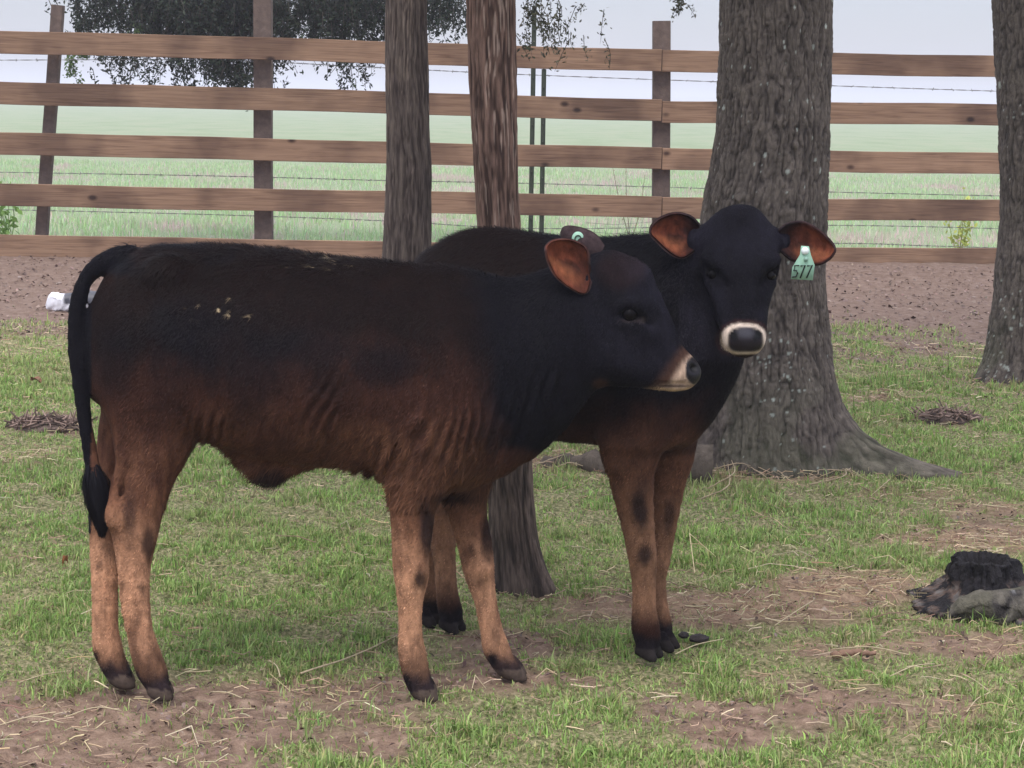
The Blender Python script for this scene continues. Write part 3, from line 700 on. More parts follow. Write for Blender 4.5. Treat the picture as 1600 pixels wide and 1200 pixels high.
# ------------------------------------------------------------------ calves: signed-distance modelling -> one surface
class SDF:
    def __init__(s, lo, hi, h):
        s.h = h; s.lo = np.array(lo, float); s.n = np.ceil((np.array(hi) - s.lo) / h).astype(int) + 1
        s.f = np.full(s.n, 1.0, np.float32)
    def sub(s, lo, hi):
        a = np.clip(np.floor((lo - s.lo) / s.h).astype(int), 0, s.n - 1); b = np.clip(np.ceil((hi - s.lo) / s.h).astype(int) + 1, 1, s.n)
        if (b <= a).any(): return None
        g = [s.lo[i] + s.h * np.arange(a[i], b[i]) for i in range(3)]
        X = np.stack(np.meshgrid(*g, indexing='ij'), -1)
        return tuple(slice(a[i], b[i]) for i in range(3)), X
    def tube(s, nodes, L, k=.03, kin=.012, n=None, op='add', pad=.08):
        """nodes rows: x,y,z,ru,rv ; L lateral direction"""
        N = np.array(nodes, float)
        if n: N = spline(N, n); N[:, 3:] = np.maximum(N[:, 3:], .002)
        R = N[:, 3:].max(1)[:, None] + pad
        r = s.sub((N[:, :3] - R).min(0), (N[:, :3] + R).max(0))
        if r is None: return
        sl_, X = r; best = np.full(X.shape[:3], 9.0, np.float32)
        for i in range(len(N) - 1):
            a, b = N[i], N[i + 1]; rr = max(a[3:].max(), b[3:].max()) + pad
            lo = np.minimum(a[:3], b[:3]) - rr; hi = np.maximum(a[:3], b[:3]) + rr
            q0 = X[0, 0, 0]; ia = np.clip(np.floor((lo - q0) / s.h).astype(int), 0, None); ib = np.clip(np.ceil((hi - q0) / s.h).astype(int) + 1, 1, X.shape[:3])
            ss = tuple(slice(ia[j], ib[j]) for j in range(3)); Xs = X[ss]
            if Xs.size == 0: continue
            d = b[:3] - a[:3]; ln = np.linalg.norm(d); d = d / ln; Lp = np.array(L, float) - np.dot(L, d) * d; Lp /= np.linalg.norm(Lp); U = np.cross(Lp, d)
            q = Xs - a[:3]; t = np.clip((q @ d) / ln, 0, 1); w = (q @ d) - t * ln; u = q @ U; v = q @ Lp
            ru = a[3] + (b[3] - a[3]) * t; rv = a[4] + (b[4] - a[4]) * t; rw = np.minimum(ru, rv)
            k0 = np.sqrt((u / ru) ** 2 + (v / rv) ** 2 + (w / rw) ** 2) + 1e-6; k1 = np.sqrt((u / ru ** 2) ** 2 + (v / rv ** 2) ** 2 + (w / rw ** 2) ** 2) + 1e-6
            dd = (k0 * (k0 - 1) / k1).astype(np.float32)
            best[ss] = s.smin(best[ss], dd, kin)
        if op == 'add': s.f[sl_] = s.smin(s.f[sl_], best, k)
        else: s.f[sl_] = -s.smin(-s.f[sl_], best, k)
    def ball(s, c, r, k=.02, op='add', L=(0, 1, 0)):
        r = np.broadcast_to(r, (3,)); c = np.array(c, float)
        q = s.sub(c - r - .06, c + r + .06)
        if q is None: return
        sl_, X = q; u = X - c; k0 = np.sqrt(((u / r) ** 2).sum(-1)) + 1e-6; k1 = np.sqrt(((u / r ** 2) ** 2).sum(-1)) + 1e-6; d = (k0 * (k0 - 1) / k1).astype(np.float32)
        if op == 'add': s.f[sl_] = s.smin(s.f[sl_], d, k)
        else: s.f[sl_] = -s.smin(-s.f[sl_], d, k)
    @staticmethod
    def smin(a, b, k):
        h = np.clip(.5 + .5 * (b - a) / k, 0, 1); return b * (1 - h) + a * h - k * h * (1 - h)
    def surface(s):
        f = s.f; n = f.shape; inside = f < 0
        # cells with sign change
        c = [inside[i:n[0] - 1 + i, j:n[1] - 1 + j, k:n[2] - 1 + k] for i in (0, 1) for j in (0, 1) for k in (0, 1)]
        anyi = np.zeros_like(c[0]); alli = np.ones_like(c[0])
        for x in c: anyi |= x; alli &= x
        act = anyi & ~alli; I = np.argwhere(act); idx = np.full(act.shape, -1, np.int64); idx[act] = np.arange(len(I))
        acc = np.zeros((len(I), 3)); cnt = np.zeros(len(I))
        cor = [(i, j, k) for i in (0, 1) for j in (0, 1) for k in (0, 1)]
        vals = {o: f[I[:, 0] + o[0], I[:, 1] + o[1], I[:, 2] + o[2]].astype(float) for o in cor}
        for o in cor:
            for ax in range(3):
                if o[ax] == 0:
                    o2 = list(o); o2[ax] = 1; o2 = tuple(o2); a, b = vals[o], vals[o2]; m = (a < 0) != (b < 0)
                    t = np.where(m, a / np.where(m, a - b, 1), 0); p = np.array(o, float)[None] + np.eye(3)[ax] * t[:, None]
                    acc[m] += p[m]; cnt[m] += 1
        V = s.lo + s.h * (I + acc / cnt[:, None])
        Qs = []
        for ax in range(3):
            sl0 = [slice(1, -1)] * 3; sl0[ax] = slice(0, n[ax] - 1); sl1 = list(sl0); sl1[ax] = slice(1, n[ax])
            a = inside[tuple(sl0)]; b = inside[tuple(sl1)]; m = a != b; E = np.argwhere(m); flip = a[m]
            off = np.ones(3, int); off[ax] = 0; E = E + off
            u, v = (ax + 1) % 3, (ax + 2) % 3; eu = np.eye(3, dtype=int)[u]; ev = np.eye(3, dtype=int)[v]
            g = lambda P_: idx[P_[:, 0], P_[:, 1], P_[:, 2]]
            q = np.stack([g(E - eu - ev), g(E - ev), g(E), g(E - eu)], 1); q[~flip] = q[~flip][:, ::-1]; Qs.append(q)
        Q = np.concatenate(Qs); Q = Q[(Q >= 0).all(1)]
        # light laplacian smoothing
        for it in range(3):
            A = np.zeros_like(V); c_ = np.zeros(len(V))
            for i in range(4):
                np.add.at(A, Q[:, i], V[Q[:, (i + 1) % 4]] + V[Q[:, (i - 1) % 4]]); np.add.at(c_, Q[:, i], 2)
            V = V + (.5 if it != 1 else -.42) * (A / np.maximum(c_, 1)[:, None] - V)
        return V, Q

def vnormals(V, Q):
    N = np.cross(V[Q[:, 2]] - V[Q[:, 0]], V[Q[:, 3]] - V[Q[:, 1]]); A = np.zeros_like(V)
    for i in range(4): np.add.at(A, Q[:, i], N)
    return A / (np.linalg.norm(A, axis=1)[:, None] + 1e-12)

def nd(px, py, Yd, rpx, rv, rscale=1.0):
    c = at(px, py, Yd); return [c[0], c[1], c[2], rpx * Yd / F * rscale, rv]

def ear(outer, inner, Yb, Yt, cup, nrm, thick=.007, nu=26, nv=18):
    """outer/inner: pixel polylines from root to tip for the upper and lower edges; returns V,Q,side (0 inner face,1 back)"""
    U = spline([np.array([*p, 0.]) for p in outer], nu)[:, :2]; Lw = spline([np.array([*p, 0.]) for p in inner], nu)[:, :2]
    G = []
    for i in range(nu):
        s = i / (nu - 1); Yd = Yb + (Yt - Yb) * s
        for j in range(nv):
            t = j / (nv - 1); p = U[i] * (1 - t) + Lw[i] * t; w = at(p[0], p[1], Yd) + np.array(nrm) * cup * (1 - (2 * t - 1) ** 2) * math.sin(math.pi * min(1, s * .9 + .12)); G.append(w)
    G = np.array(G); q = [(i * nv + j, i * nv + j + 1, (i + 1) * nv + j + 1, (i + 1) * nv + j) for i in range(nu - 1) for j in range(nv - 1)]
    q = np.array(q); Nn = vnormals(G, q); sg = np.sign((Nn @ np.array(nrm)).mean()); Bk = G + Nn * sg * thick
    n = len(G); V = np.vstack([G, Bk]); Q = [q[:, ::-1] if sg > 0 else q, (q if sg > 0 else q[:, ::-1]) + n]
    ring = [i * nv for i in range(nu)] + [(nu - 1) * nv + j for j in range(1, nv)] + [i * nv + nv - 1 for i in range(nu - 2, -1, -1)] + [j for j in range(nv - 2, 0, -1)]
    rq = np.array([(ring[i], ring[(i + 1) % len(ring)], ring[(i + 1) % len(ring)] + n, ring[i] + n) for i in range(len(ring))]); Q.append(rq)
    s = np.repeat(np.linspace(0, 1, nu), nv); t = np.tile(np.linspace(0, 1, nv), nu)
    return V, np.vstack(Q), np.concatenate([np.zeros(n), np.ones(n)]), np.tile(s, 2), np.tile(t, 2)

BLK = np.array([.0048, .0044, .0070]); DBR = np.array([.0082, .0042, .0040]); RBR = np.array([.052, .021, .0145]); OCH = np.array([.155, .070, .040]); TAN = np.array([.43, .225, .132]); PALE = np.array([.58, .41, .31])

def mixc(a, b, t): return a * (1 - t[:, None]) + b * t[:, None]
def spotf(px, py, cx, cy, rx, ry, nz_, soft=.35, rot=0):
    c, s_ = math.cos(rot), math.sin(rot); dx, dy = px - cx, py - cy; u, v = (dx * c + dy * s_) / rx, (-dx * s_ + dy * c) / ry
    return 1 - sm(1 - soft, 1 + soft, np.sqrt(u * u + v * v) + (nz_ - .5) * .7)

def hairs(V, Q, C, N, n, len_fn, flow_fn, w=.0010, seed=1, lift=.35):
    r = np.random.default_rng(seed)
    area = np.linalg.norm(np.cross(V[Q[:, 2]] - V[Q[:, 0]], V[Q[:, 3]] - V[Q[:, 1]]), axis=1)
    f = r.choice(len(Q), n, p=area / area.sum()); u, v = r.random((2, n))[..., None]
    bl = lambda A: (A[Q[f, 0]] * (1 - u) + A[Q[f, 1]] * u) * (1 - v) + (A[Q[f, 3]] * (1 - u) + A[Q[f, 2]] * u) * v
    P = bl(V); Nn = bl(N); Nn /= np.linalg.norm(Nn, axis=1)[:, None] + 1e-9; cc = bl(C)
    L = len_fn(P) * r.uniform(.6, 1.3, n); k = L > .002; P, Nn, cc, L = P[k], Nn[k], cc[k], L[k]; n = len(P)
    fl = flow_fn(P) + r.normal(0, .28, (n, 3)); fl = fl - (fl * Nn).sum(1)[:, None] * Nn; fl /= np.linalg.norm(fl, axis=1)[:, None] + 1e-9
    d = fl + Nn * (lift + r.normal(0, .12, n))[:, None]; d /= np.linalg.norm(d, axis=1)[:, None]
    sd_ = np.cross(d, Nn); sd_ /= np.linalg.norm(sd_, axis=1)[:, None] + 1e-9
    wv = sd_ * (w * r.uniform(.6, 1.3, n))[:, None]
    p1 = P + d * (L * .55)[:, None]; p2 = P + d * L[:, None] + (fl - Nn * .3) * (L * .25)[:, None]
    P = P - Nn * .001
    VV = np.stack([P - wv, P + wv, p1 + wv * .7, p1 - wv * .7, p2], 1).reshape(-1, 3); i = np.arange(n)[:, None] * 5
    cc = cc * np.exp(r.normal(-.04, .27, (n, 1))); cc = np.clip(cc, .002, .95)
    return VV, i + np.array([[0, 1, 2, 3]]), i + np.array([[3, 2, 4]]), np.repeat(cc[:, None], 5, 1).reshape(-1, 3)

def finish_calf(root, V, Q, colfn, ears, hair_n, flow, lens, seed, hoofz=.042):
    N = vnormals(V, Q)
    C, mi = colfn(V)
    hv, hq, ht, hc = hairs(V, Q, C, N, hair_n, lens, flow, seed=seed)
    mf = mi[Q].max(1)
    Vs, Qs, Cs, Ms = [V], [Q], [C], [mf]; n0 = len(V)
    for (ev, eq, side, s, t, edge_dark) in ears:
        nz_ = fbm(ev, 60, 3)
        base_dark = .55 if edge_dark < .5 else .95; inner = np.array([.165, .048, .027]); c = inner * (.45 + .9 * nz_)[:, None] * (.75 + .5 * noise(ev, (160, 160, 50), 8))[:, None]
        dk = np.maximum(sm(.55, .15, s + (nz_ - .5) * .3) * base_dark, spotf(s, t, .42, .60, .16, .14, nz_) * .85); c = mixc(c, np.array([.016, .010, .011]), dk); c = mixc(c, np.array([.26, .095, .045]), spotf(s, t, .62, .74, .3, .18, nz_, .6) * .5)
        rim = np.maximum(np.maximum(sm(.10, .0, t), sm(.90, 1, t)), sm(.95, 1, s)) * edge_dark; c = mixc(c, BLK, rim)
        c = np.where(side[:, None] > .5, np.array([.045, .030, .032]) * (.7 + .6 * nz_)[:, None], c)
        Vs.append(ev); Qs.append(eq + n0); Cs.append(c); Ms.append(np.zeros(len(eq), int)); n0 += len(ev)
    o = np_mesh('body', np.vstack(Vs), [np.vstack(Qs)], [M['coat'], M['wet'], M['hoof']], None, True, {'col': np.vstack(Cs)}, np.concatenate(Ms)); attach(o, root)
    h = np_mesh('coat_hair', hv, [hq, ht], [M['hair']], None, True, {'col': hc}); attach(h, root)
    return o

def switch_hair(root, pts, rad, n, seed, col=BLK):
    """tail tuft: pts = centre line nodes (3d), strands flow down and gather at the tip"""
    r = np.random.default_rng(seed); P = spline(pts, 40); mb = MB(); R = np.interp(np.linspace(0, 1, 40), np.linspace(0, 1, len(rad)), rad)
    for _ in range(n):
        a = r.random() * 6.28; q = math.sqrt(r.random()); s0 = int(r.uniform(0, 22)); s1 = min(39, s0 + int(r.uniform(12, 30)))
        idx_ = np.linspace(s0, s1, 7).astype(int); off = np.stack([np.cos(a) * R[idx_] * q, np.sin(a) * R[idx_] * q * .8, 0 * R[idx_]], -1)
        S = P[idx_] + off + np.cumsum(r.normal(0, .0012, (7, 3)), 0); w = .0014 * np.array([1, 1, 1, .9, .7, .5, .1]); sd_ = np.array([math.cos(a + 1.6), math.sin(a + 1.6), 0])
        Vv = np.stack([S - sd_ * w[:, None], S + sd_ * w[:, None]], 1).reshape(-1, 3); mb.add(Vv, [(2 * i, 2 * i + 1, 2 * i + 3, 2 * i + 2) for i in range(6)], None, col * r.uniform(.5, 1.6))
    attach(mb.build('tail_switch', M['hair']), root)

def eyeball(root, c, r, name='eye'):
    mb = MB(); th = np.linspace(0, np.pi, 14); ph = np.linspace(0, 2 * np.pi, 22, endpoint=False)
    V = np.array([[math.sin(a) * math.cos(b), math.sin(a) * math.sin(b), math.cos(a)] for a in th for b in ph]) * r + c
    Qd = [(i * 22 + j, i * 22 + (j + 1) % 22, (i + 1) * 22 + (j + 1) % 22, (i + 1) * 22 + j) for i in range(13) for j in range(22)]
    mb.add(V, Qd); attach(mb.build(name, M['eye']), root)

# ---------------- near calf (side on)
def near_calf():
    Y0 = 4.93; L = (0, 1, 0)
    S = SDF(at(95, 1120, Y0) + [0, -.34, -.05], at(1120, 330, Y0) + [0, .34, .05], .0060); S.lo[2] = -.03; S.n[2] = int(1.30 / S.h); S.f = np.full(S.n, 1.0, np.float32)
    tor = [(193, 432, 545, .046), (209, 410, 615, .09), (230, 393, 665, .145), (262, 385, 680, .185), (320, 384, 685, .20), (390, 387, 702, .215), (470, 398, 722, .225), (550, 406, 728, .225), (620, 411, 745, .215), (680, 416, 762, .20), (735, 426, 755, .175), (785, 430, 716, .145), (830, 431, 672, .12), (870, 430, 622, .10), (905, 422, 592, .085)]
    S.tube([nd(x, (a + b) / 2, Y0, (b - a) / 2, w) for x, a, b, w in tor], L, n=26, kin=.02)
    # shoulder blade, haunch, hip bone, brisket
    S.tube([nd(690, 540, Y0 - .09, 70, .10), nd(680, 650, Y0 - .10, 66, .085), nd(650, 740, Y0 - .10, 50, .06)], L, n=7, k=.05)
    S.tube([nd(700, 540, Y0 + .09, 70, .10), nd(705, 650, Y0 + .10, 60, .085), nd(722, 745, Y0 + .10, 40, .055)], L, n=7, k=.05)
    S.tube([nd(234, 520, Y0 - .08, 56, .085), nd(232, 620, Y0 - .085, 64, .080), nd(238, 690, Y0 - .08, 58, .06)], L, n=7, k=.05)
    S.tube([nd(234, 520, Y0 + .08, 56, .085), nd(215, 620, Y0 + .085, 55, .080), nd(195, 700, Y0 + .07, 38, .05)], L, n=7, k=.05)
    S.ball(at(262, 425, Y0 - .13), (.05, .03, .035), k=.05); S.ball(at(262, 425, Y0 + .13), (.05, .03, .035), k=.05)
    S.tube([nd(772, 684, Y0, 44, .08), nd(800, 642, Y0, 45, .07), nd(850, 600, Y0, 40, .05)], L, k=.05)
    # sheath
    S.tube([nd(370, 690, Y0, 25, .03), nd(405, 725, Y0, 24, .026), nd(424, 742, Y0, 15, .018), nd(440, 736, Y0, 12, .016), nd(480, 715, Y0, 14, .02)], L, n=9, k=.035)
    # legs  (px,py,half width)
    gnf, gff, gnh, gfh = gp(662, 1094)[1], gp(803, 1062)[1], gp(248, 1092)[1], gp(190, 1074)[1]
    def leg(nodes, ya, yb, pt=None):
        n0 = len(nodes); R = []
        for i, (x, y, w) in enumerate(nodes):
            t = min(1, i / (n0 * .5)); Yd = ya + (yb - ya) * t; w_ = w * Yd / F
            R.append(nd(x, y, Yd, w, w_ * (.80 if i < n0 - 2 else .95)))
        S.tube(R, L, n=len(nodes) * 2, k=.03, kin=.010)
    leg([(655, 725, 48), (647, 765, 40), (645, 800, 34), (643, 840, 30.5), (642, 872, 28), (643, 903, 26), (641, 932, 20.5), (641, 965, 17.5), (642, 1000, 18.5), (645, 1030, 21.5), (650, 1052, 19), (656, 1070, 20)], Y0 - .10, gnf)
    leg([(722, 735, 42), (724, 770, 34), (732, 810, 29), (743, 855, 26.5), (748, 893, 23), (755, 922, 18), (761, 950, 16.5), (767, 982, 17), (775, 1013, 20), (783, 1030, 17), (793, 1044, 18)], Y0 + .10, gff)
    leg([(238, 690, 56), (228, 730, 47), (218, 765, 44), (211, 800, 42), (211, 835, 35), (210, 868, 28), (210, 900, 23.5), (212, 945, 22), (219, 990, 20), (227, 1020, 22), (235, 1044, 22), (244, 1064, 21)], Y0 - .08, gnh)
    leg([(200, 680, 44), (186, 730, 34), (174, 775, 32), (166, 815, 27), (164, 855, 23), (164, 895, 21), (164, 945, 20), (165, 985, 19.5), (168, 1012, 22), (175, 1032, 19), (184, 1050, 20)], Y0 + .07, gfh)
    # hooves: two claws each
    for (x, y, yd, s) in ((665, 1086, gnf, 1), (803, 1055, gff, .9), (252, 1083, gnh, 1), (192, 1067, gfh, .95)):
        for sg in (-1, 1):
            c = at(x - 8, y - 6, yd + sg * .018); t = at(x + 12, y + 6, yd + sg * .021); c[2] = .035; t[2] = .010
            S.tube([[*c, .030 * s, .0175], [*((c + t) / 2), .024 * s, .017], [*t, .014, .013]], L, k=.008, n=5, kin=.006)
        d = at(x - 22, y - 28, yd); d[2] = .075
        for sg in (-.016, .016): S.ball(d + [0, sg, 0], (.012, .009, .013), k=.008)
    S.tube([nd(196, 735, Y0 - .145, 6, .012), nd(190, 780, Y0 - .128, 5, .010), nd(195, 812, Y0 - .118, 4, .008)], L, k=.014, op='sub', pad=.04)
    S.tube([nd(204, 905, gnh - .034, 2.5, .006), nd(212, 960, gnh - .031, 2.5, .006), nd(220, 1000, gnh - .03, 2, .005)], L, k=.010, op='sub', pad=.03)
    S.tube([nd(634, 945, gnf - .029, 2.5, .006), nd(635, 1005, gnf - .027, 2.5, .006)], L, k=.010, op='sub', pad=.03)
    S.tube([nd(660, 770, Y0 - .13, 6, .012), nd(656, 850, gnf - .045, 4, .008)], L, k=.014, op='sub', pad=.04)
    S.ball(at(650, 893, gnf - .012), (.020, .020, .024), k=.02); S.ball(at(757, 888, gff - .01), (.018, .020, .022), k=.02); S.ball(at(178, 805, gnh - .01), (.020, .020, .03), k=.025)
    # tail
    S.tube([nd(x, y, Y0 - .01 * i, r, r * Y0 / F * .9) for i, (x, y, r) in enumerate([(205, 402, 20), (175, 408, 18), (149, 421, 14.5), (129, 449, 12.5), (119, 490, 12), (118, 540, 12), (125, 600, 11.5), (134, 660, 11), (141, 710, 11), (148, 745, 12)])], L, n=22, k=.012, kin=.006)
    # head
    S.tube([nd(850, 535, Y0, 98, .10), nd(890, 500, Y0 - .005, 82, .085), nd(925, 475, Y0 - .01, 72, .078)], L, n=6, k=.04)
    S.tube([nd(945, 452, Y0 - .01, 49, .076), nd(968, 462, Y0 - .01, 56, .086), nd(994, 500, Y0 - .012, 51, .082), nd(1018, 531, Y0 - .015, 42, .060), nd(1042, 559, Y0 - .015, 30, .047), nd(1062, 575, Y0 - .015, 25.5, .043), nd(1075, 582, Y0 - .015, 20.5, .040)], L, n=12, k=.035, kin=.008)
    S.tube([nd(918, 530, Y0, 66, .06), nd(955, 548, Y0 - .01, 56, .062), nd(1000, 573, Y0 - .012, 33, .048), nd(1035, 588, Y0 - .015, 20, .038), nd(1062, 594, Y0 - .015, 15, .034)], L, n=9, k=.03)
    S.ball(at(954, 408, Y0 - .01), (.032, .05, .024), k=.03); S.ball(at(986, 432, Y0 - .012), (.040, .065, .038), k=.035)
    eye = at(984, 490, Y0 - .012 - .081)
    S.ball(eye + [0, .010, .012], (.036, .018, .022), k=.02)       # brow
    S.ball(eye + [0, .012, -.020], (.034, .014, .014), k=.015)     # lower lid
    S.ball(eye + [0, -.006, 0], (.022, .016, .0155), k=.007, op='sub'); S.tube([nd(1000, 498, Y0 - .092, 6, .008), nd(1016, 508, Y0 - .085, 4, .008)], L, k=.01, op='sub', pad=.03)
    S.tube([nd(966, 482, Y0 - .092, 5.5, .008), nd(976, 474, Y0 - .099, 5.5, .009), nd(991, 473, Y0 - .099, 5.5, .009), nd(1004, 483, Y0 - .092, 4.5, .008)], L, n=8, k=.008, pad=.04)
    S.ball(at(1085, 575, Y0 - .015 - .030), (.012, .012, .010), k=.007, op='sub')
    S.ball(at(1085, 575, Y0 - .015 + .030), (.012, .012, .010), k=.007, op='sub')
    S.tube([nd(1012, 603, Y0 - .062, 3, .006), nd(1040, 602, Y0 - .060, 2.5, .008), nd(1070, 600, Y0 - .055, 2.5, .010)], L, k=.008, op='sub', pad=.03)
    S.tube([nd(917, 436, Y0 - .075, 13, .012), nd(938, 432, Y0 - .06, 22, .03)], L, k=.02)
    S.tube([nd(930, 404, Y0 + .055, 12, .018), nd(950, 408, Y0 + .05, 16, .03)], L, k=.02)
    # skin folds: vertical wrinkles behind the elbow, hide undulation
    g = [S.lo[i] + S.h * np.arange(S.n[i]) for i in range(3)]; X = np.stack(np.meshgrid(*g, indexing='ij'), -1).reshape(-1, 3)
    band = np.abs(S.f.ravel()) < .03; Xb = X[band]; px, py = proj(Xb); side = Xb[:, 1] < Y0
    fold = np.exp(-(((px - 572) / 70) ** 2 + ((py - 665) / 75) ** 2)) + .6 * np.exp(-(((px - 740) / 60) ** 2 + ((py - 690) / 60) ** 2)) + .6 * np.exp(-(((px - 230) / 60) ** 2 + ((py - 725) / 30) ** 2)) + .5 * np.exp(-(((px - 350) / 60) ** 2 + ((py - 670) / 30) ** 2)) + .3 * np.exp(-(((px - 850) / 40) ** 2 + ((py - 620) / 50) ** 2))
    wob = fbm(Xb, (6, 6, 6), 31) * 8
    d = fold * .0135 * np.sin((px + (py - 650) * .30) * .30 + wob * 2.6) * (1.5 * sm(.3, .75, noise(Xb, (11, 11, 7), 32)))
    d += (fbm(Xb, (9, 9, 6), 33) - .5) * .016 + (noise(Xb, (34, 34, 20), 34) - .5) * .004
    body = (px > 140) & (px < 900) & (py < 800)
    f = S.f.ravel(); f[band] += np.where(body, d, (fbm(Xb, 22, 35) - .5) * .004); S.f = f.reshape(S.f.shape)
    S.f = np.maximum(S.f, -X[:, 2].reshape(S.f.shape).astype(np.float32) + .001)
    V, Q = S.surface(); print('near calf', len(V))
    def colfn(V):
        px, py = proj(V); n1 = fbm(V, 9, 60, 4); n2 = fbm(V, (30, 30, 12), 61); n3 = fbm(V, 4, 62)
        w = (n1 - .5) * 130; t = py + w
        C = mixc(np.tile(DBR, (len(V), 1)), RBR, sm(505, 640, t))
        C = mixc(C, RBR * .8, sm(.52, .68, n3) * sm(470, 380, py + w * .4) * (px < 700) * .5)
        stk = .45 * noise(V, (45, 45, 6), 71) + .55 * noise(V, (100, 100, 9), 77); C = mixc(C, OCH, np.clip(sm(610, 740, t) * (.5 + 1.5 * (stk - .4)), 0, 1))
        C = mixc(C, BLK, sm(.56, .68, fbm(V, (6, 6, 4), 64)) * sm(600, 520, t) * .8)
        C = mixc(C, OCH, sm(740, 800, t + (n2 - .5) * 40)); C = mixc(C, TAN, sm(800, 890, t))
        C = mixc(C, RBR, sm(.56, .7, n2) * sm(700, 800, py) * .45)
        fl_ = sm(.66, .76, noise(V, (70, 70, 45), 72)) * sm(800, 860, py); C = mixc(C, DBR * 2, fl_ * .3); C = mixc(C, TAN * 1.35, sm(.6, .75, noise(V, (60, 60, 14), 73)) * sm(850, 900, py) * .5)
        # black foreparts
        nb = sm(712, 778, px + (n1 - .5) * 80 - (py - 560) * .10) * sm(745, 690, py - (px - 780) * .25 + (n1 - .5) * 60)
        C = mixc(C, BLK, nb)
        # reddish brisket
        C = mixc(C, RBR * 1.1, spotf(px, py, 800, 725, 60, 26, n1) * .8)
        for (cx, cy, rx, ry, k) in ((668, 825, 12, 48, .95), (657, 905, 9, 15, .9), (762, 838, 10, 34, .9), (712, 775, 36, 9, .9), (232, 848, 9, 24, .85), (203, 800, 9, 36, .7), (747, 905, 16, 10, .35), (425, 748, 34, 13, .95), (222, 918, 6, 6, .6), (205, 856, 6, 5, .4), (775, 990, 8, 20, .5), (310, 530, 75, 60, .85), (590, 570, 55, 30, .75), (400, 580, 60, 45, .7), (480, 545, 70, 30, .7), (390, 640, 28, 26, .5), (260, 610, 34, 40, .45), (520, 610, 30, 30, .35), (180, 560, 30, 60, .6)):
            C = mixc(C, BLK, spotf(px, py, cx, cy, rx, ry, n2, .6) * k * .9)
        C = mixc(C, DBR * 1.6, sm(985, 1060, py + (n1 - .5) * 60) * .8)
        C = mixc(C, BLK * 2, sm(.085, .045, V[:, 2] + (n2 - .5) * .06) * .85)
        for (cx, cy) in ((148, 1026), (209, 1052), (633, 1062), (770, 1030)): C = mixc(C, BLK, spotf(px, py, cx, cy, 7, 9, n2, .5) * .85)
        # hay crumbs on the hide
        C = mixc(C, np.array([.42, .32, .2]), sm(.82, .86, noise(V, 150, 66)) * np.maximum(spotf(px, py, 345, 485, 48, 18, n2), spotf(px, py, 500, 412, 50, 10, n2) * .8))
        # tail black
        tl = (px < 168) & (py < 850) & (V[:, 0] < at(160 + 0 * py, py, Y0)[:, 0]) & ~((px > 143) & (py > 430))
        C = np.where(tl[:, None] & (py < 835)[:, None] & ((px < 152) | (py < 430))[:, None], BLK, C)
        C = mixc(C, BLK * 1.2, sm(232, 200, px) * sm(436, 420, py))
        # head
        hd = sm(855, 900, px) * (py < 640); C = mixc(C, BLK * 1.25, hd * (1.0)); C = mixc(C, BLK * 3.4, hd * sm(.35, .75, n1) * sm(905, 940, px) * (1 - spotf(px, py, 1000, 484, 34, 24, n1, .5)))
        C = mixc(C, RBR * .7, spotf(px, py, 975, 420, 38, 30, n1) * .22)
        C = mixc(C, np.array([.045, .034, .036]), spotf(px, py, 986, 501, 15, 2.4, n1 * 0 + .5, .8) * .8); C = mixc(C, np.array([.07, .055, .055]), spotf(px, py, 1003, 500, 6, 5, n1, .5) * .7)
        mq = ((px - 1068) * 42 + (py - 558) * 30) / 51.6 + (n2 - .5) * 8; C = mixc(C, np.array([.055, .028, .021]), sm(-20, -2, mq) * (px > 1005) * (py > 540)); mz = sm(-1, 12, mq) * (px > 1015) * (py > 545); C = mixc(C, PALE * .8, mz); C = mixc(C, PALE * .85, spotf(px, py, 1048, 609, 32, 8, n2, .5) * .9)
        C = mixc(C, OCH, spotf(px, py, 938, 600, 11, 8, n2, .7) * .25)
        C = mixc(C, RBR * .6, sm(.02, 0, np.abs(px - 1046 + (py - 585) * .6) / 1000) * 0)
        C = mixc(C, np.array([.03, .018, .016]), spotf(px, py, 1050, 603, 29, 2.6, n2 * 0 + .5, .5) * .95 * (px > 1015))
        nose = ((px - 1087) / 16) ** 2 + ((py - 579) / 22) ** 2 + (n2 - .5) * .3 < 1
        mi = np.zeros(len(V), int)
        nq = ((px - 1087) / 16) ** 2 + ((py - 579) / 22) ** 2 + (n2 - .5) * .25; C = mixc(C, np.array([.010, .009, .012]), sm(1.25, .9, nq) * (px > 1060)); C = mixc(C, BLK * .4, spotf(px, py, 1084, 574, 7, 5, n2 * 0 + .5, .3) * nose); mi[nose] = 1
        hz = V[:, 2] < .034 + .035 * (n2 - .5); C = np.where(hz[:, None], np.array([.075, .055, .045]) * (.3 + 1.4 * n2)[:, None], C); mi[hz] = 2
        return C, mi
    def flow(P): return np.tile(np.array([-.55, 0, -.75]), (len(P), 1))
    def lens(P):
        px, py = proj(P); l = .010 + .012 * sm(470, 400, py) * (px < 860) * (px > 190) + .012 * sm(640, 720, py) * (py < 790) * (px > 300) * (px < 780) 
        l = np.where((px < 185) & (py > 405), .0035, l)
        l = np.where(px > 880, .006, l); l = np.where(py > 800, .006, l); l = np.where((px > 1035), .003, l); l = l * (.5 + 1.0 * noise(P, 26, 91)); return np.where((P[:, 2] < .05) | (px > 1062), 0, l)
    Yh = Y0 - .095
    e1 = ear([(918, 412), (915, 388), (893, 376), (868, 376), (856, 384), (855, 392)], [(922, 440), (914, 458), (893, 450), (871, 432), (859, 410), (855, 394)], Yh, Yh - .035, .022, (.1, 1, 0))
    e2 = ear([(945, 384), (932, 366), (912, 356), (890, 352), (879, 355), (876, 361)], [(930, 410), (912, 405), (895, 396), (882, 382), (876, 370), (875, 363)], Y0 + .05, Y0 + .10, -.02, (0, 1, 0))
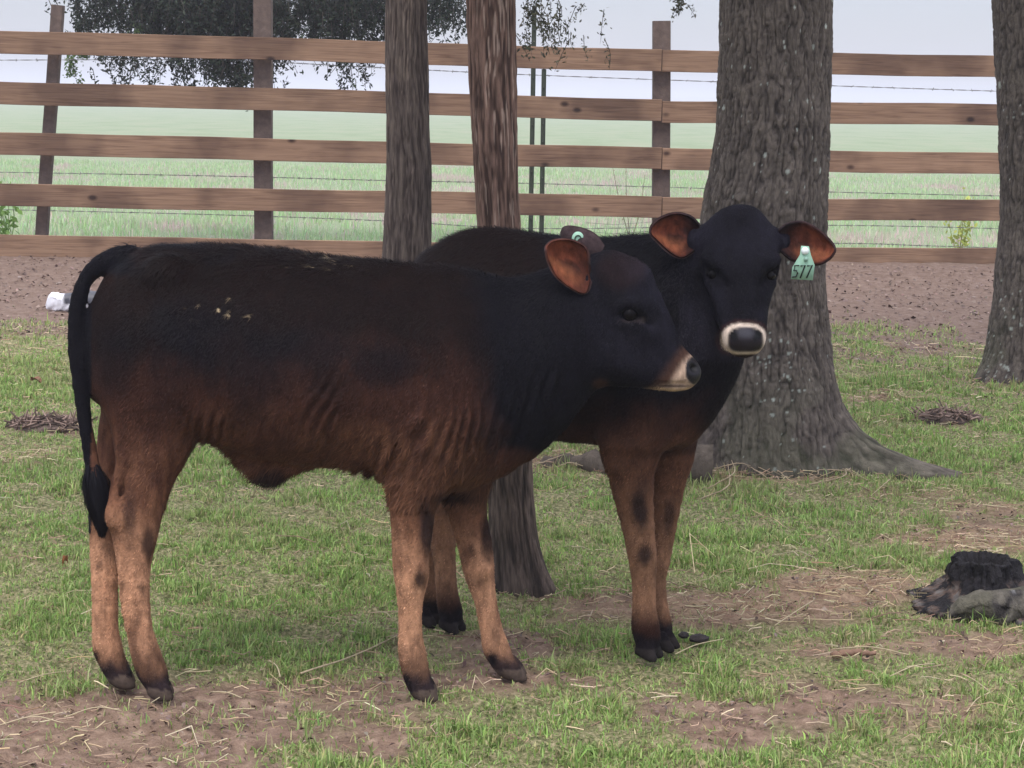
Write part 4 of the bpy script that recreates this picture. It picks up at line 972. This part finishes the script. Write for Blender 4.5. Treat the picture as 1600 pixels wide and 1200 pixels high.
    e2 = (e2[0], e2[1], np.ones(len(e2[0])), e2[3], e2[4])
    root = empty('calf', tuple(gp(450, 1085) * [1, 1, 0]))
    tag(root, 'nearer dark brown calf standing side on with tan legs and head in profile', 'calf')
    finish_calf(root, V, Q, colfn, [(*e1, .35), (*e2, .9)], 150000, flow, lens, 5)
    eyeball(root, eye + [0, .0065, -.001], .0200)
    # round button on the far ear
    c = at(903, 373, Y0 + .055); mb = MB(); k = 24; a = np.linspace(0, 2 * np.pi, k, endpoint=False)
    rings = [(.0005, .004), (.013, .004), (.015, .001), (.015, -.002)]; Vv = np.concatenate([c + np.stack([np.cos(a) * r_, 0 * a - z_, np.sin(a) * r_ * 1.15], -1) for r_, z_ in rings])
    mb.add(Vv, [(i * k + j, i * k + (j + 1) % k, (i + 1) * k + (j + 1) % k, (i + 1) * k + j) for i in range(3) for j in range(k)]); bt = attach(mb.build('ear_button', M['tag']), root)
    a2 = np.linspace(-.3, 3.6, 14); V2, Q2, T2 = tube_geo(c + np.stack([np.cos(a2) * .0075, 0 * a2 - .0055, np.sin(a2) * .0085], -1), .0016, 5); mb = MB(); mb.add(V2, Q2, T2); o = attach(mb.build('button_ring', M['metal']), root); o.parent = bt; o.matrix_parent_inverse = Matrix.Identity(4)
    pts = [at(x, y, Y0 - .09) for x, y in ((145, 725), (150, 755), (154, 785), (157, 812), (160, 838))]
    switch_hair(root, pts, [.016, .036, .034, .022, .004], 1500, 4)
near_calf()

# ---------------- rear calf (body three-quarter, head to the camera)
def rear_calf():
    ya = math.atan2(.32, .66); ax = np.array([math.cos(ya), -math.sin(ya), 0]); L = np.array([math.sin(ya), math.cos(ya), 0])
    lo = np.array([at(610, 600, 5.3)[0] - .05, 4.72, -.03]); hi = np.array([at(1240, 500, 5.1)[0], 5.80, 1.38])
    S = SDF(lo, hi, .0060)
    tor = [(668, 385, 560, 5.56, .09), (695, 366, 620, 5.54, .135), (735, 358, 660, 5.51, .165), (790, 362, 675, 5.47, .19), (850, 371, 685, 5.42, .20), (910, 374, 690, 5.37, .195), (960, 376, 695, 5.33, .18), (1005, 384, 705, 5.29, .155), (1045, 405, 705, 5.26, .125), (1075, 470, 690, 5.24, .095)]
    S.tube([nd(x, (a + b) / 2, Yd, (b - a) / 2, w) for x, a, b, Yd, w in tor], L, n=22, kin=.02)
    lat = lambda px, py, Yd, off: proj(at(px, py, Yd) + L * off)
    def ndl(px, py, Yd, off, r, rv):
        c = at(px, py, Yd) + L * off; return [*c, r * Yd / F, rv]
    # shoulders
    for sg in (-1, 1):
        S.tube([ndl(1000, 500, 5.3, sg * .08, 60, .07), ndl(1015, 600, 5.27, sg * .09, 62, .07), ndl(1018, 670, 5.25, sg * .085, 48, .055)], L, n=6, k=.05)
        S.tube([ndl(705, 500, 5.55, sg * .08, 50, .07), ndl(715, 600, 5.53, sg * .085, 55, .07), ndl(712, 670, 5.52, sg * .08, 42, .05)], L, n=6, k=.05)
    # brisket
    S.tube([nd(1060, 655, 5.24, 44, .085), nd(1085, 600, 5.22, 52, .085), nd(1100, 540, 5.20, 60, .085)], L, n=6, k=.05)
    # neck up to the head
    S.tube([nd(1000, 470, 5.30, 95, .11), nd(1050, 460, 5.26, 92, .10), nd(1100, 440, 5.21, 84, .09), nd(1145, 400, 5.16, 66, .08)], L, n=9, k=.05)
    S.tube([nd(1095, 560, 5.21, 50, .075), nd(1122, 500, 5.18, 48, .07), nd(1150, 430, 5.15, 50, .065)], L, n=7, k=.04)
    # legs
    g1 = gp(1014, 1030); g2 = gp(1041, 1016); h1 = gp(707, 988); h2 = gp(672, 978)
    def leg(nodes, a, b):
        n0 = len(nodes); R = []
        for i, (x, y, w) in enumerate(nodes):
            t = min(1, i / (n0 * .5)); Yd = a + (b - a) * t; w_ = w * Yd / F; R.append(nd(x, y, Yd, w_ * F / Yd, w_ * .85))
        S.tube(R, L, n=len(nodes) * 2, k=.025, kin=.01)
    leg([(985, 690, 52), (985, 730, 38), (990, 775, 31), (998, 830, 25), (1003, 868, 22.5), (1006, 900, 18.5), (1006, 935, 17.5), (1007, 965, 20), (1010, 988, 21), (1013, 1008, 19)], 5.20, g1[1])
    leg([(1052, 690, 38), (1048, 735, 28), (1041, 780, 24), (1036, 830, 19.5), (1030, 870, 17.5), (1026, 905, 14.5), (1028, 940, 14.5), (1032, 970, 16), (1036, 992, 15)], 5.32, g2[1] + .05)
    leg([(720, 660, 50), (712, 720, 38), (700, 760, 30), (693, 800, 24), (692, 840, 20), (695, 880, 17), (698, 920, 16), (702, 948, 18), (706, 966, 18)], 5.50, h1[1])
    leg([(700, 650, 45), (690, 720, 34), (678, 770, 26), (670, 820, 21), (668, 870, 17), (669, 920, 16), (671, 945, 17), (672, 962, 17)], 5.62, h2[1] + .03)
    for (g, s) in ((g1, 1), (g2, .85), (h1, .95), (h2, .9)):
        for sg in (-1, 1):
            c = np.array([g[0] - .01, g[1], .036]) + L * sg * .019; t = c + ax * .030 + L * sg * .003; t[2] = .010
            S.tube([[*c, .029 * s, .0165], [*t, .014, .012]], L, k=.008, kin=.006)
    # head: frontal, long axis from poll to muzzle
    E = np.array([1.0, 0, 0])
    def hn(px, py, Yd, rl, th): c = at(px, py, Yd); return [*c, th, rl * Yd / F]
    S.tube([hn(1154, 366, 5.13, 52, .060), hn(1153, 393, 5.10, 60, .066), hn(1156, 425, 5.065, 57, .066), hn(1158, 455, 5.035, 48, .060), hn(1160, 485, 5.005, 39, .052), hn(1162, 512, 4.98, 34.5, .046), hn(1163, 531, 4.965, 33, .040)], E, n=14, k=.03, kin=.008)
    S.ball(at(1159, 349, 5.13), (.052, .05, .042), k=.04); S.ball(at(1116, 380, 5.14), (.036, .042, .034), k=.035); S.ball(at(1196, 380, 5.14), (.036, .042, .034), k=.035)
    S.tube([hn(1152, 450, 5.14, 46, .055), hn(1157, 500, 5.06, 34, .04), hn(1163, 538, 5.0, 25, .030)], E, n=6, k=.03)
    eyes = [at(1114, 429, 5.038), at(1204, 431, 5.038)]
    for q, sg in zip(eyes, (-1, 1)):
        S.ball(q + [-.004 * sg, .015, .018], (.024, .03, .020), k=.02); S.ball(q + [-.004 * sg, .012, -.020], (.018, .022, .012), k=.012); S.ball(q + [sg * .004, -.004, 0], (.013, .015, .012), k=.008, op='sub')
    for x, g_ in ((1146, -1), (1183, 1)): S.ball(at(x, 521, 4.922), (.010, .016, .009), k=.006, op='sub'); S.ball(at(x + g_ * 4, 528, 4.924), (.006, .014, .009), k=.006, op='sub')
    S.tube([hn(1140, 548, 4.93, 3, .004), hn(1165, 550, 4.92, 3, .004), hn(1188, 548, 4.93, 3, .004)], (0, 0, 1), k=.006, op='sub', pad=.03)
    S.tube([hn(1104, 374, 5.14, 14, .024), hn(1082, 372, 5.135, 14, .012)], (0, 0, 1), k=.025); S.tube([hn(1208, 374, 5.14, 14, .024), hn(1228, 376, 5.13, 14, .012)], (0, 0, 1), k=.025)
    S.tube([hn(1102, 416, 5.03, 7, .012), hn(1118, 430, 5.008, 8, .012), hn(1134, 446, 4.99, 5, .009)], (0, 0, 1), k=.012, op='sub', pad=.03); S.tube([hn(1212, 420, 5.035, 6, .010), hn(1202, 432, 5.012, 7, .010), hn(1190, 446, 4.99, 5, .008)], (0, 0, 1), k=.012, op='sub', pad=.03)
    S.tube([hn(1104, 402, 5.045, 8, .014), hn(1124, 408, 5.02, 8, .014), hn(1140, 424, 5.0, 6, .010)], (0, 0, 1), k=.02); S.tube([hn(1212, 404, 5.045, 8, .014), hn(1194, 410, 5.02, 8, .014), hn(1182, 424, 5.0, 6, .010)], (0, 0, 1), k=.02)
    g = [S.lo[i] + S.h * np.arange(S.n[i]) for i in range(3)]; X = np.stack(np.meshgrid(*g, indexing='ij'), -1).reshape(-1, 3)
    band = np.abs(S.f.ravel()) < .03; Xb = X[band]; f = S.f.ravel(); px, py = proj(Xb)
    f[band] += np.where((px < 1120) & (py < 740) & ~((py < 560) & (px > 1060)), (fbm(Xb, (9, 9, 6), 133) - .5) * .015, (fbm(Xb, 22, 35) - .5) * .004); S.f = f.reshape(S.f.shape)
    S.f = np.maximum(S.f, -X[:, 2].reshape(S.f.shape).astype(np.float32) + .001)
    V, Q = S.surface(); print('rear calf', len(V))
    def colfn(V):
        px, py = proj(V); n1 = fbm(V, 9, 160, 4); n2 = fbm(V, (30, 30, 12), 161); w = (n1 - .5)
        C = np.tile(BLK * 1.05, (len(V), 1))
        C = mixc(C, DBR * 1.2, sm(900, 820, px + w * 120) * (py < 640))
        C = mixc(C, RBR * .85, sm(600, 690, py + w * 110) * sm(1150, 1115, px) * .95); C = mixc(C, OCH * 1.15, sm(640, 740, py + w * 120 - np.abs(px - 1030) * .3) * .75)
        C = mixc(C, RBR, sm(.55, .7, n2) * (py > 660) * .5)
        C = mixc(C, TAN * .50, sm(720, 880, py + w * 60)); C = mixc(C, TAN * .75, sm(800, 880, py) * sm(.45, .6, n2) * .6)
        C = mixc(C, RBR * .55, sm(940, 985, py + w * 40) * (px > 900)); C = mixc(C, RBR * .5, sm(900, 950, py + w * 40) * (px < 900))
        for (cx, cy, rx, ry, k, rot) in ((1000, 798, 12, 34, .95, -.15), (1008, 866, 11, 17, .9, 0), (1046, 805, 9, 26, .7, .15), (1005, 760, 9, 20, .5, 0), (1120, 640, 22, 60, .85, .3), (930, 640, 50, 26, .6, 0), (1070, 702, 44, 9, .5, -.2)):
            C = mixc(C, BLK, spotf(px, py, cx, cy, rx, ry, n2, .6, rot) * k * .9)
        C = mixc(C, BLK, sm(.085, .055, V[:, 2] + (n2 - .5) * .04) * .9)
        # head
        hd = (V[:, 1] < 5.16) & (py < 565) & (px > 1060); C = mixc(C, BLK[None] * (1.0 + 1.8 * sm(.3, .7, n1) * (1 - spotf(px, py, 1116, 434, 24, 13, n1, .5, .7)) * (1 - spotf(px, py, 1200, 434, 18, 13, n1, .5, -.7)))[:, None], hd * 1.0)
        rx_ = 35 + (py - 522) * .16; e_ = (np.abs((px - 1162) / rx_) ** 2.6 + np.abs((py - 529) / 24) ** 2.6) ** (1 / 2.6) + w * .25 + (n2 - .5) * .12; ring = (1 - sm(.90, 1.08, e_)) * hd * sm(500, 506, py)
        C = mixc(C, np.array([.60, .49, .41]), ring)
        fr = sm(.8, .3, np.abs(e_ - 1.12) / .2) * hd * (py > 495) * .22; C = mixc(C, np.array([.09, .035, .03]), np.clip(fr, 0, 1) * (ring < .4))
        nq = (np.abs(px - 1165) / 26.5) ** 3 + (np.abs(py - 530.5 - .002 * (px - 1165) ** 2) / 18.5) ** 3 + w * .3; ns = (nq < 1.1) & hd & (V[:, 1] < 4.99)
        nc = np.array([.011, .008, .011])[None] + np.array([.034, .035, .043])[None] * spotf(px, py, 1165, 520, 15, 8, n2 * 0 + .5, .7)[:, None]; nm = (sm(1.5, .8, nq) * hd * (V[:, 1] < 5.0))[:, None]; C = C * (1 - nm) + nc * nm
        for g_, r_ in ((1146, -.5), (1184, .5)): C = mixc(C, BLK * .2, spotf(px, py, g_, 524, 6, 9, n2 * 0 + .5, .35, r_) * ns)
        mi = np.zeros(len(V), int); mi[ns] = 1
        hz = V[:, 2] < .036; C = np.where(hz[:, None], np.array([.022, .018, .018]) * (.4 + 1.2 * n2)[:, None], C); mi[hz] = 2
        return C, mi
    def flow(P):
        px, py = proj(P); return np.stack([np.where((py < 560) & (px > 1060), 0, -.5), 0 * px + .1, 0 * px - .8], -1)
    def lens(P):
        px, py = proj(P); l = .010 + .014 * sm(460, 390, py) * (px < 1040); l = np.where((px > 1070) & (py < 560), .005, l); l = np.where(py > 760, .006, l)
        return np.where((P[:, 2] < .05) | ((px > 1125) & (py > 500) & (py < 556) & (P[:, 1] < 5.05)), 0, l)
    root = empty('calf', tuple((g1 + h1) / 2 * [1, 1, 0]))
    tag(root, 'black calf behind the other, facing the camera with a green numbered ear tag', 'calf')
    e1 = ear([(1092, 352), (1078, 339), (1056, 334), (1034, 341), (1021, 352), (1017, 362)], [(1090, 386), (1078, 396), (1064, 402), (1046, 393), (1028, 376), (1018, 366)], 5.12, 5.10, .03, (0, 1, 0))
    e2 = ear([(1218, 360), (1234, 350), (1256, 349), (1280, 362), (1298, 380), (1304, 390)], [(1222, 392), (1236, 404), (1256, 411), (1278, 412), (1294, 404), (1303, 393)], 5.11, 5.08, .03, (0, 1, 0))
    finish_calf(root, V, Q, colfn, [(*e1, .8), (*e2, .8)], 110000, flow, lens, 9)
    for q, sg in zip(eyes, (-1, 1)): eyeball(root, q + [-sg * .003, .007, 0], .0165)
    # hanging ear tag with number
    Yt = 5.055; out = [(1252, 384), (1264, 385), (1267, 398), (1273, 414), (1270, 438), (1236, 436), (1238, 418), (1250, 398)]
    f_ = np.array([at(x, y, Yt) for x, y in out]); b_ = f_ + [0, .003, 0]; n = len(out); c0 = f_.mean(0); c1 = b_.mean(0)
    V = np.vstack([f_, b_, [c0 + [0, -.001, 0]], [c1]]); T = [(i, (i + 1) % n, 2 * n) for i in range(n)] + [((i + 1) % n + n, i + n, 2 * n + 1) for i in range(n)]; Qq = [(i, i + n, (i + 1) % n + n, (i + 1) % n) for i in range(n)]
    mb = MB(); mb.add(V, Qq, T); tg = attach(mb.build('ear_tag', M['tag'], smooth=False), root); tg['label'] = 'pale green plastic tag with the number 577'
    mb = MB()
    strokes = [[(1248, 415), (1242, 415), (1240.5, 423), (1244, 422.5), (1246.3, 426.5), (1243.5, 432.5), (1238.5, 433)], [(1251.5, 415.5), (1257.8, 415), (1250.5, 434)], [(1262, 415.5), (1269, 415), (1260.5, 434)]]
    for st in strokes:
        P = np.array([at(x, y, Yt - .0035) for x, y in st]); V, Q_, T_ = tube_geo(P, .0020, 6); V[:, 1] = Yt - .0035 + (V[:, 1] - (Yt - .0035)) * .3; mb.add(V, Q_, T_)
        for p in P: V, Q_, T_ = tube_geo([p - [.0019, 0, 0], p, p + [.0019, 0, 0]], [.0006, .0019, .0006], 8); mb.add(V, Q_, T_)
    o = mb.build('tag_number', M['tagnum']); attach(o, root); o.parent = tg; o.matrix_parent_inverse = Matrix.Identity(4)
    for (x, y, r_) in ((1258, 392, .0095), (1259.5, 405, .006)):
        c = at(x, y, Yt - .004); k = 16; a = np.linspace(0, 2 * np.pi, k, endpoint=False); Vv = np.concatenate([c + np.stack([np.cos(a) * q_, 0 * a - z_, np.sin(a) * q_], -1) for q_, z_ in ((.0003, .004), (r_ * .8, .003), (r_, 0), (r_, -.004))])
        mb = MB(); mb.add(Vv, [(i * k + j, i * k + (j + 1) % k, (i + 1) * k + (j + 1) % k, (i + 1) * k + j) for i in range(3) for j in range(k)])
        o = mb.build('tag_button', mat('tag_button', (.75, .8, .8) if r_ > .008 else (.22, .36, .29), .4)); attach(o, root); o.parent = tg; o.matrix_parent_inverse = Matrix.Identity(4)
rear_calf()

# ------------------------------------------------------------------ stump, litter, small things
def lump(c, r, n=3, seed=0, rough=.3, fr=3.0, col=(.1, .1, .1), colb=None, name='x', m='soil', flat_top=None):
    import bmesh
    bm = bmesh.new(); bmesh.ops.create_icosphere(bm, subdivisions=n, radius=1); V = np.array([v.co[:] for v in bm.verts]); T = np.array([[v.index for v in f.verts] for f in bm.faces]); bm.free()
    d = 1 + (fbm(V + seed, fr, seed) - .5) * 2 * rough; V = V * d[:, None] * r
    if flat_top is not None: V[:, 2] = np.where(V[:, 2] > flat_top, flat_top + (V[:, 2] - flat_top) * .12, V[:, 2])
    t = fbm(V, 12 / max(r) * .1, seed + 3)[:, None]; C = np.array(col) * (1 - t) + np.array(colb or col) * t
    mb = MB(); mb.add(V + c, None, T, C); return mb

def make_stump():
    g = gp(1545, 955); Ys = float(g[1]); r = empty('tree_stump', (float(g[0]), Ys, 0)); tag(r, 'low charred black tree stump with spreading roots at the right edge', 'stump')
    nth, nz_ = 200, 60; th = np.linspace(0, 2 * np.pi, nth, endpoint=False); zt = float(at(1535, 876, Ys + .05)[2]); z = np.linspace(-.03, zt, nz_); TH, Z = np.meshgrid(th, z)
    R0 = 50 * Ys / F * np.ones_like(TH); t = np.clip(1 - Z / zt, 0, 1)
    R = R0 + .065 * t ** 2.2
    for (a, s_, am) in ((190, 22, .05), (225, 18, .03), (-8, 18, .16), (-60, 20, .08), (120, 30, .1)): R += am * np.exp(-(np.angle(np.exp(1j * (TH - math.radians(a)))) / math.radians(s_)) ** 2) * t ** 2.5
    S_ = np.stack([np.cos(TH), np.sin(TH), Z * 4], -1); n1 = fbm(S_, 5, 3, 4); n2 = noise(S_, (26, 26, 3), 4); R += (n1 - .5) * (.05 + .05 * t) + (n2 - .5) * .022 + (noise(S_, (60, 60, 30), 5) - .5) * .008
    Zt = Z + (fbm(S_ * [1, 1, 0], 2.5, 8) - .5) * .03 * (1 - t)
    V = np.stack([g[0] + R * np.cos(TH), Ys + .08 + R * np.sin(TH), Zt], -1)
    # burnt hollow top: inner rings
    rings = [V]; last = V[-1]
    cen = np.array([g[0], Ys + .08, zt])
    for f_, dz in ((.9, .004), (.78, -.02), (.55, -.05), (.25, -.055), (.02, -.06)):
        rr = cen + (last - cen) * f_; rr[:, 2] = last[:, 2] * .4 + zt * .6 + dz + (noise(rr, 40, 3) - .5) * .02; rings.append(rr[None])
    V = np.concatenate(rings, 0); n = len(V); V = V.reshape(-1, 3); i = np.arange(n - 1)[:, None] * nth; j = np.arange(nth)[None]; j2 = (j + 1) % nth
    Q = np.stack([i + j, i + j2, i + nth + j2, i + nth + j], -1).reshape(-1, 4)
    c = np.tile(np.array([.018, .016, .019]), (len(V), 1)); nn_ = fbm(V, 30, 9, 4); a_ = sm(.52, .62, nn_) * sm(zt * .75, zt * .3, V[:, 2]); c = mixc(c, np.array([.16, .11, .09]), a_); c = mixc(c, np.array([.17, .155, .15]), sm(.62, .68, nn_) * sm(zt * .6, zt * .3, V[:, 2]))
    o = np_mesh('charred_stump', V, [Q], [M['char']], None, True, {'col': c}); attach(o, r)
    # split weathered slab lying against its front
    P = spline([gp(1492, 972) + [0, .05, .015], gp(1535, 968) + [0, 0, .028], gp(1590, 964) + [0, 0, .032], gp(1680, 962) + [0, 0, .03]], 60)
    V, Q, T = tube_geo(P, np.interp(np.arange(60), [0, 6, 30, 59], [.02, .045, .055, .05]), 26); V += (fbm(V, (12, 30, 34), 5, 4)[:, None] - .5) * [.03, .04, .06]
    nn_ = fbm(V, 25, 19, 4); c = mixc(np.tile(np.array([.13, .115, .095]), (len(V), 1)), np.array([.035, .03, .03]), sm(.5, .62, nn_)); c = mixc(c, np.array([.42, .42, .44]), sm(.60, .68, fbm(V, 20, 29, 4)) * sm(.05, .09, V[:, 2]))
    c = mixc(c, np.array([.10, .10, .055]), sm(.5, .6, fbm(V, 9, 39)) * .3)
    mb = MB(); mb.add(V, Q, T, c); o = mb.build('fallen_log', M['char']); rebase(o, tuple(P[20] * [1, 1, 0]))
    tag(o, 'weathered grey log lying in the grass against the front of the charred stump', 'log')
make_stump()

def make_bag():
    c = at(112, 463, 13.6); 
    n, k = 60, 40; P = spline([at(74, 462, 13.6), at(100, 462, 13.6), at(135, 463, 13.6), at(170, 470, 13.6)], n); zc = .065
    P[:, 2] = zc
    R = np.interp(np.arange(n), [0, 3, 12, 40, 55, 59], [.025, .042, .052, .058, .055, .03])
    V, Q, T = tube_geo(P, R, k); V = V + (fbm(V, 10, 3, 4)[:, None] - .5) * [.05, .05, .05] + (np.abs(noise(V, 24, 8) - .5)[:, None] - .2) * [.05, .04, .05]; V[:, 2] = np.maximum(V[:, 2], -.01)
    px, py = proj(V); dk = sm(98, 102, px + (noise(V, 40, 3) - .5) * 8) * sm(452, 456, py + (px - 100) * .05) * (1 - sm(474, 477, py)); c = mixc(np.tile(np.array([.66, .66, .72]), (len(V), 1)), np.array([.055, .055, .07]), dk)
    mb = MB(); mb.add(V, Q, T, c); o = mb.build('plastic_bag', M['plastic']); rebase(o, (float(P[20][0]), 13.6, 0))
    tag(o, 'crumpled white and dark plastic bag lying in the leaf litter behind the tail', 'bag')
make_bag()

def stick(pts, r, col, label, name='stick', cat='stick', group=None, m='twig', k=8):
    P = spline(pts, 16); P[1:-1] += rng.normal(0, r * .25, (14, 3)); P[:, 2] = np.maximum(P[:, 2], r * .5)
    V, Q, T = tube_geo(P, np.linspace(r, r * .55, 16) * rng.uniform(.85, 1.1, 16), k); mb = MB(); mb.add(V, Q, T, col); o = mb.build(name, M[m]); rebase(o, tuple(P[8] * [1, 1, 0])); tag(o, label, cat, group); return o
stick([gp(1300, 1032) + [0, 0, .012], gp(1335, 1030) + [0, 0, .016], gp(1368, 1028) + [0, 0, .013]], .011, (.22, .13, .09), 'short reddish brown stick lying on the grass in front of the stump')
stick([gp(470, 1058) + [0, 0, .01], gp(560, 1022), gp(640, 985), gp(700, 960)], .0001 + .0025, (.45, .36, .24), 'long thin straw stalk lying between the legs of the nearer calf', name='straw_stalk', cat='stalk')
big = [((1055, 1030), (1130, 1005)), ((1390, 1065), (1460, 1044)), ((1500, 1060), (1548, 1090)), ((1548, 1090), (1510, 1120)), ((1300, 1022), (1420, 1030)), ((420, 1040), (438, 1065)), ((330, 1090), (378, 1098)), ((520, 1120), (580, 1103)), ((100, 1130), (190, 1118)), ((0, 1142), (100, 1138)), ((30, 1075), (120, 1055)), ((700, 905), (735, 880)), ((1210, 985), (1270, 945)), ((1060, 925), (1110, 910))]
mbs = MB()
for (a, b) in big:
    A, B = gp(*a) + [0, 0, .014], gp(*b) + [0, 0, .012]; P = spline([A, (A + B) / 2 + rng.normal(0, .008, 3) * [1, 1, .5] + [0, 0, .01], B], 10); V, Q, T = tube_geo(P, .0015, 5); mbs.add(V, Q, T, (.46, .38, .25))
tag(mbs.build('long_straw', M['straw']), 'longer pale straw stems lying in the foreground', 'straw', kind='stuff')

tw = [((1085, 742), (1128, 712), (1170, 728)), ((1105, 762), (1122, 722), (1140, 716)), ((1125, 720), (1170, 735), (1200, 738)), ((1200, 748), (1180, 736), (1165, 728)), ((1265, 755), (1300, 738), (1318, 733)), ((1318, 732), (1330, 745), (1352, 750)), ((1318, 733), (1290, 745), (1275, 740)), ((1095, 778), (1118, 745), (1135, 725)), ((835, 725), (868, 708), (900, 704)), ((893, 703), (898, 715), (900, 728)), ((870, 728), (888, 722), (910, 728)), ((1215, 735), (1225, 748), (1235, 755))]
for a, b, c in tw:
    A, B, C_ = [gp(q[0], q[1] + 8) for q in (a, b, c)]
    P = [A * [1, 1, 0] + [0, 0, .015], B * [1, 0, 0] + [0, A[1] - .02, max(.02, .55 * (B[1] - A[1]) * .17 + .03)], C_ * [1, 1, 0] + [0, -.05, .03]]
    # keep them in front of the roots
    stick(P, .0028, (.40, .31, .21), 'thin pale dead twig lying against the foot of the big oak', name='dead_twig', cat='twig', group='dead twigs around the foot of the oak', k=5)

mb = lump(gp(1092, 1004) + [0, 0, .012], (.026, .02, .012), 3, 3, .35, 3, (.02, .018, .02), (.05, .04, .04)); o = mb.build('dung_clod', M['soil']); rebase(o, tuple(gp(1092, 1004))); tag(o, 'small black dung clod in the grass right of the front hooves', 'clod')
mb = lump(gp(1068, 998) + [0, 0, .010], (.014, .014, .009), 3, 5, .35, 3, (.02, .018, .02), (.05, .04, .04)); o = mb.build('dung_clod', M['soil']); rebase(o, tuple(gp(1068, 998))); tag(o, 'smaller dark dung clod touching the grass tuft beside the front hoof', 'clod')
# debris heaps
def heap(cx, cy, rx, ry, n, label, seed):
    r = np.random.default_rng(seed); c = gp(cx, cy); mb = MB()
    V0 = lump(c + [0, 0, .0], (rx * c[1] / F, ry, .035), 4, seed, .4, 3, (.07, .05, .045), (.17, .12, .10)); mb.V, mb.T, mb.C, mb.n = V0.V, V0.T, V0.C, V0.n
    for _ in range(n):
        a = r.random() * 6.28; q = math.sqrt(r.random()); p = c + [rx * c[1] / F * q * math.cos(a), ry * q * math.sin(a), .02 + .03 * (1 - q)]; d = r.normal(0, 1, 3) * [1, 1, .35]; d = d / np.linalg.norm(d) * r.uniform(.02, .07)
        V, Q, T = tube_geo([p - d, p + r.normal(0, .006, 3), p + d], [.004, .004, .002], 4); V[:, 2] = np.maximum(V[:, 2], .002); mb.add(V, Q, T, np.array([.16, .11, .09]) * r.uniform(.3, 2.2))
    o = mb.build('debris_heap', M['soil'], smooth=False); rebase(o, tuple(c)); tag(o, label, 'debris')
heap(75, 668, 62, .10, 130, 'dark heap of soil and dead grass left of the hanging tail', 3)
heap(1480, 657, 52, .08, 110, 'low heap of dark twigs and dead grass right of the big oak', 4)

def leafthing(px, py, s, col, label, seed):
    c = gp(px, py) + [0, 0, .012]; r = np.random.default_rng(seed); n = 14; V = []; Q = []
    for i in range(n):
        t = i / (n - 1); w = s * .42 * math.sin(math.pi * min(.98, t * .93 + .05)) ** .8
        for u in (-1, -.5, 0, .5, 1): V.append((s * (t - .5) * 2, u * w * (1 + .25 * math.sin(t * 20)), .010 * abs(u) * 1.5 + .016 * math.sin(t * 3) + r.normal(0, .0008)))
    for i in range(n - 1):
        for j in range(4): Q.append((i * 5 + j, i * 5 + j + 1, i * 5 + 6 + j, i * 5 + 5 + j))
    V = np.array(V); a = r.random() * 3; R = np.array([[math.cos(a), -math.sin(a), 0], [math.sin(a), math.cos(a), 0], [0, 0, 1]]); mb = MB(); mb.add(V @ R.T + c, Q, None, col); mb.add((V @ R.T + c - [0, 0, .0012])[::1], [q[::-1] for q in Q], None, col)
    o = mb.build('fallen_leaf', M['straw']); rebase(o, tuple(c * [1, 1, 0])); tag(o, label, 'leaf')
leafthing(56, 602, .045, (.20, .09, .06), 'curled reddish brown dead leaf on the grass at the left edge', 3)
leafthing(102, 889, .014, (.30, .13, .06), 'tiny rust coloured dead leaf in the green grass left of the hind legs', 5)

def plant(px, py, Yd, hgt, nst, col, leafsz, label, seed, cat='plant', name='weed_plant'):
    r = np.random.default_rng(seed); base = at(px, py, Yd); base[2] = 0; root = empty(name, tuple(base)); tag(root, label, cat); ms, ml = MB(), MB()
    for i in range(nst):
        a = r.random() * 6.28; h = hgt * r.uniform(.6, 1.05); tip = base + [math.cos(a) * h * .28, math.sin(a) * h * .28, h]; P = spline([base, (base + tip) / 2 + r.normal(0, .02, 3), tip], 12); V, Q, T = tube_geo(P, np.linspace(.005, .002, 12), 5); ms.add(V, Q, T, np.array(col) * .8)
        for t in range(3, 12):
            for _ in range(2):
                c = P[t] + r.normal(0, leafsz * .8, 3); V, Q, cc = leaf_quads(c[None], leafsz * r.uniform(.6, 1.2), np.array([col]) * r.uniform(.7, 1.3)); ml.add(V, Q, None, cc)
    attach(ms.build('stem', M['grass']), root); attach(ml.build('leaves', M['grass'], smooth=False), root)
plant(1498, 400, 19.8, .62, 7, (.42, .46, .12), .035, 'bright yellow green weed behind the fence left of the right edge tree', 5)
plant(12, 380, 18.2, .62, 6, (.17, .30, .07), .04, 'leafy green vine sprigs showing through the fence at the far left', 8, name='vine_plant')
plant(985, 400, 21, .85, 3, (.30, .22, .16), .012, 'dry brown weed stalks in the field behind the fence near the oak', 11, name='dry_weed')

# ------------------------------------------------------------------ air
def haze():
    x0, x1, y0, y1, z0, z1 = -1300, 1300, -12, 3600, -1.2, 9.5
    V = [(x, y, z) for x in (x0, x1) for y in (y0, y1) for z in (z0, z1)]
    Fs = [(0, 1, 3, 2), (4, 6, 7, 5), (0, 4, 5, 1), (2, 3, 7, 6), (0, 2, 6, 4), (1, 5, 7, 3)]
    me = bpy.data.meshes.new('haze'); me.from_pydata(V, [], Fs); me.update(); o = bpy.data.objects.new('haze', me); COL.objects.link(o)
    m = bpy.data.materials.new('haze'); m.use_nodes = True; n = m.node_tree; n.nodes.remove(n.nodes['Principled BSDF']); v = n.nodes.new('ShaderNodeVolumePrincipled'); v.inputs['Color'].default_value = (.80, .79, .92, 1); v.inputs['Density'].default_value = .0020; v.inputs['Anisotropy'].default_value = .2
    n.links.new(v.outputs[0], n.nodes['Material Output'].inputs['Volume']); me.materials.append(m); tag(o, 'pale lavender haze over the paddock and far field', 'haze', kind='stuff')
haze()
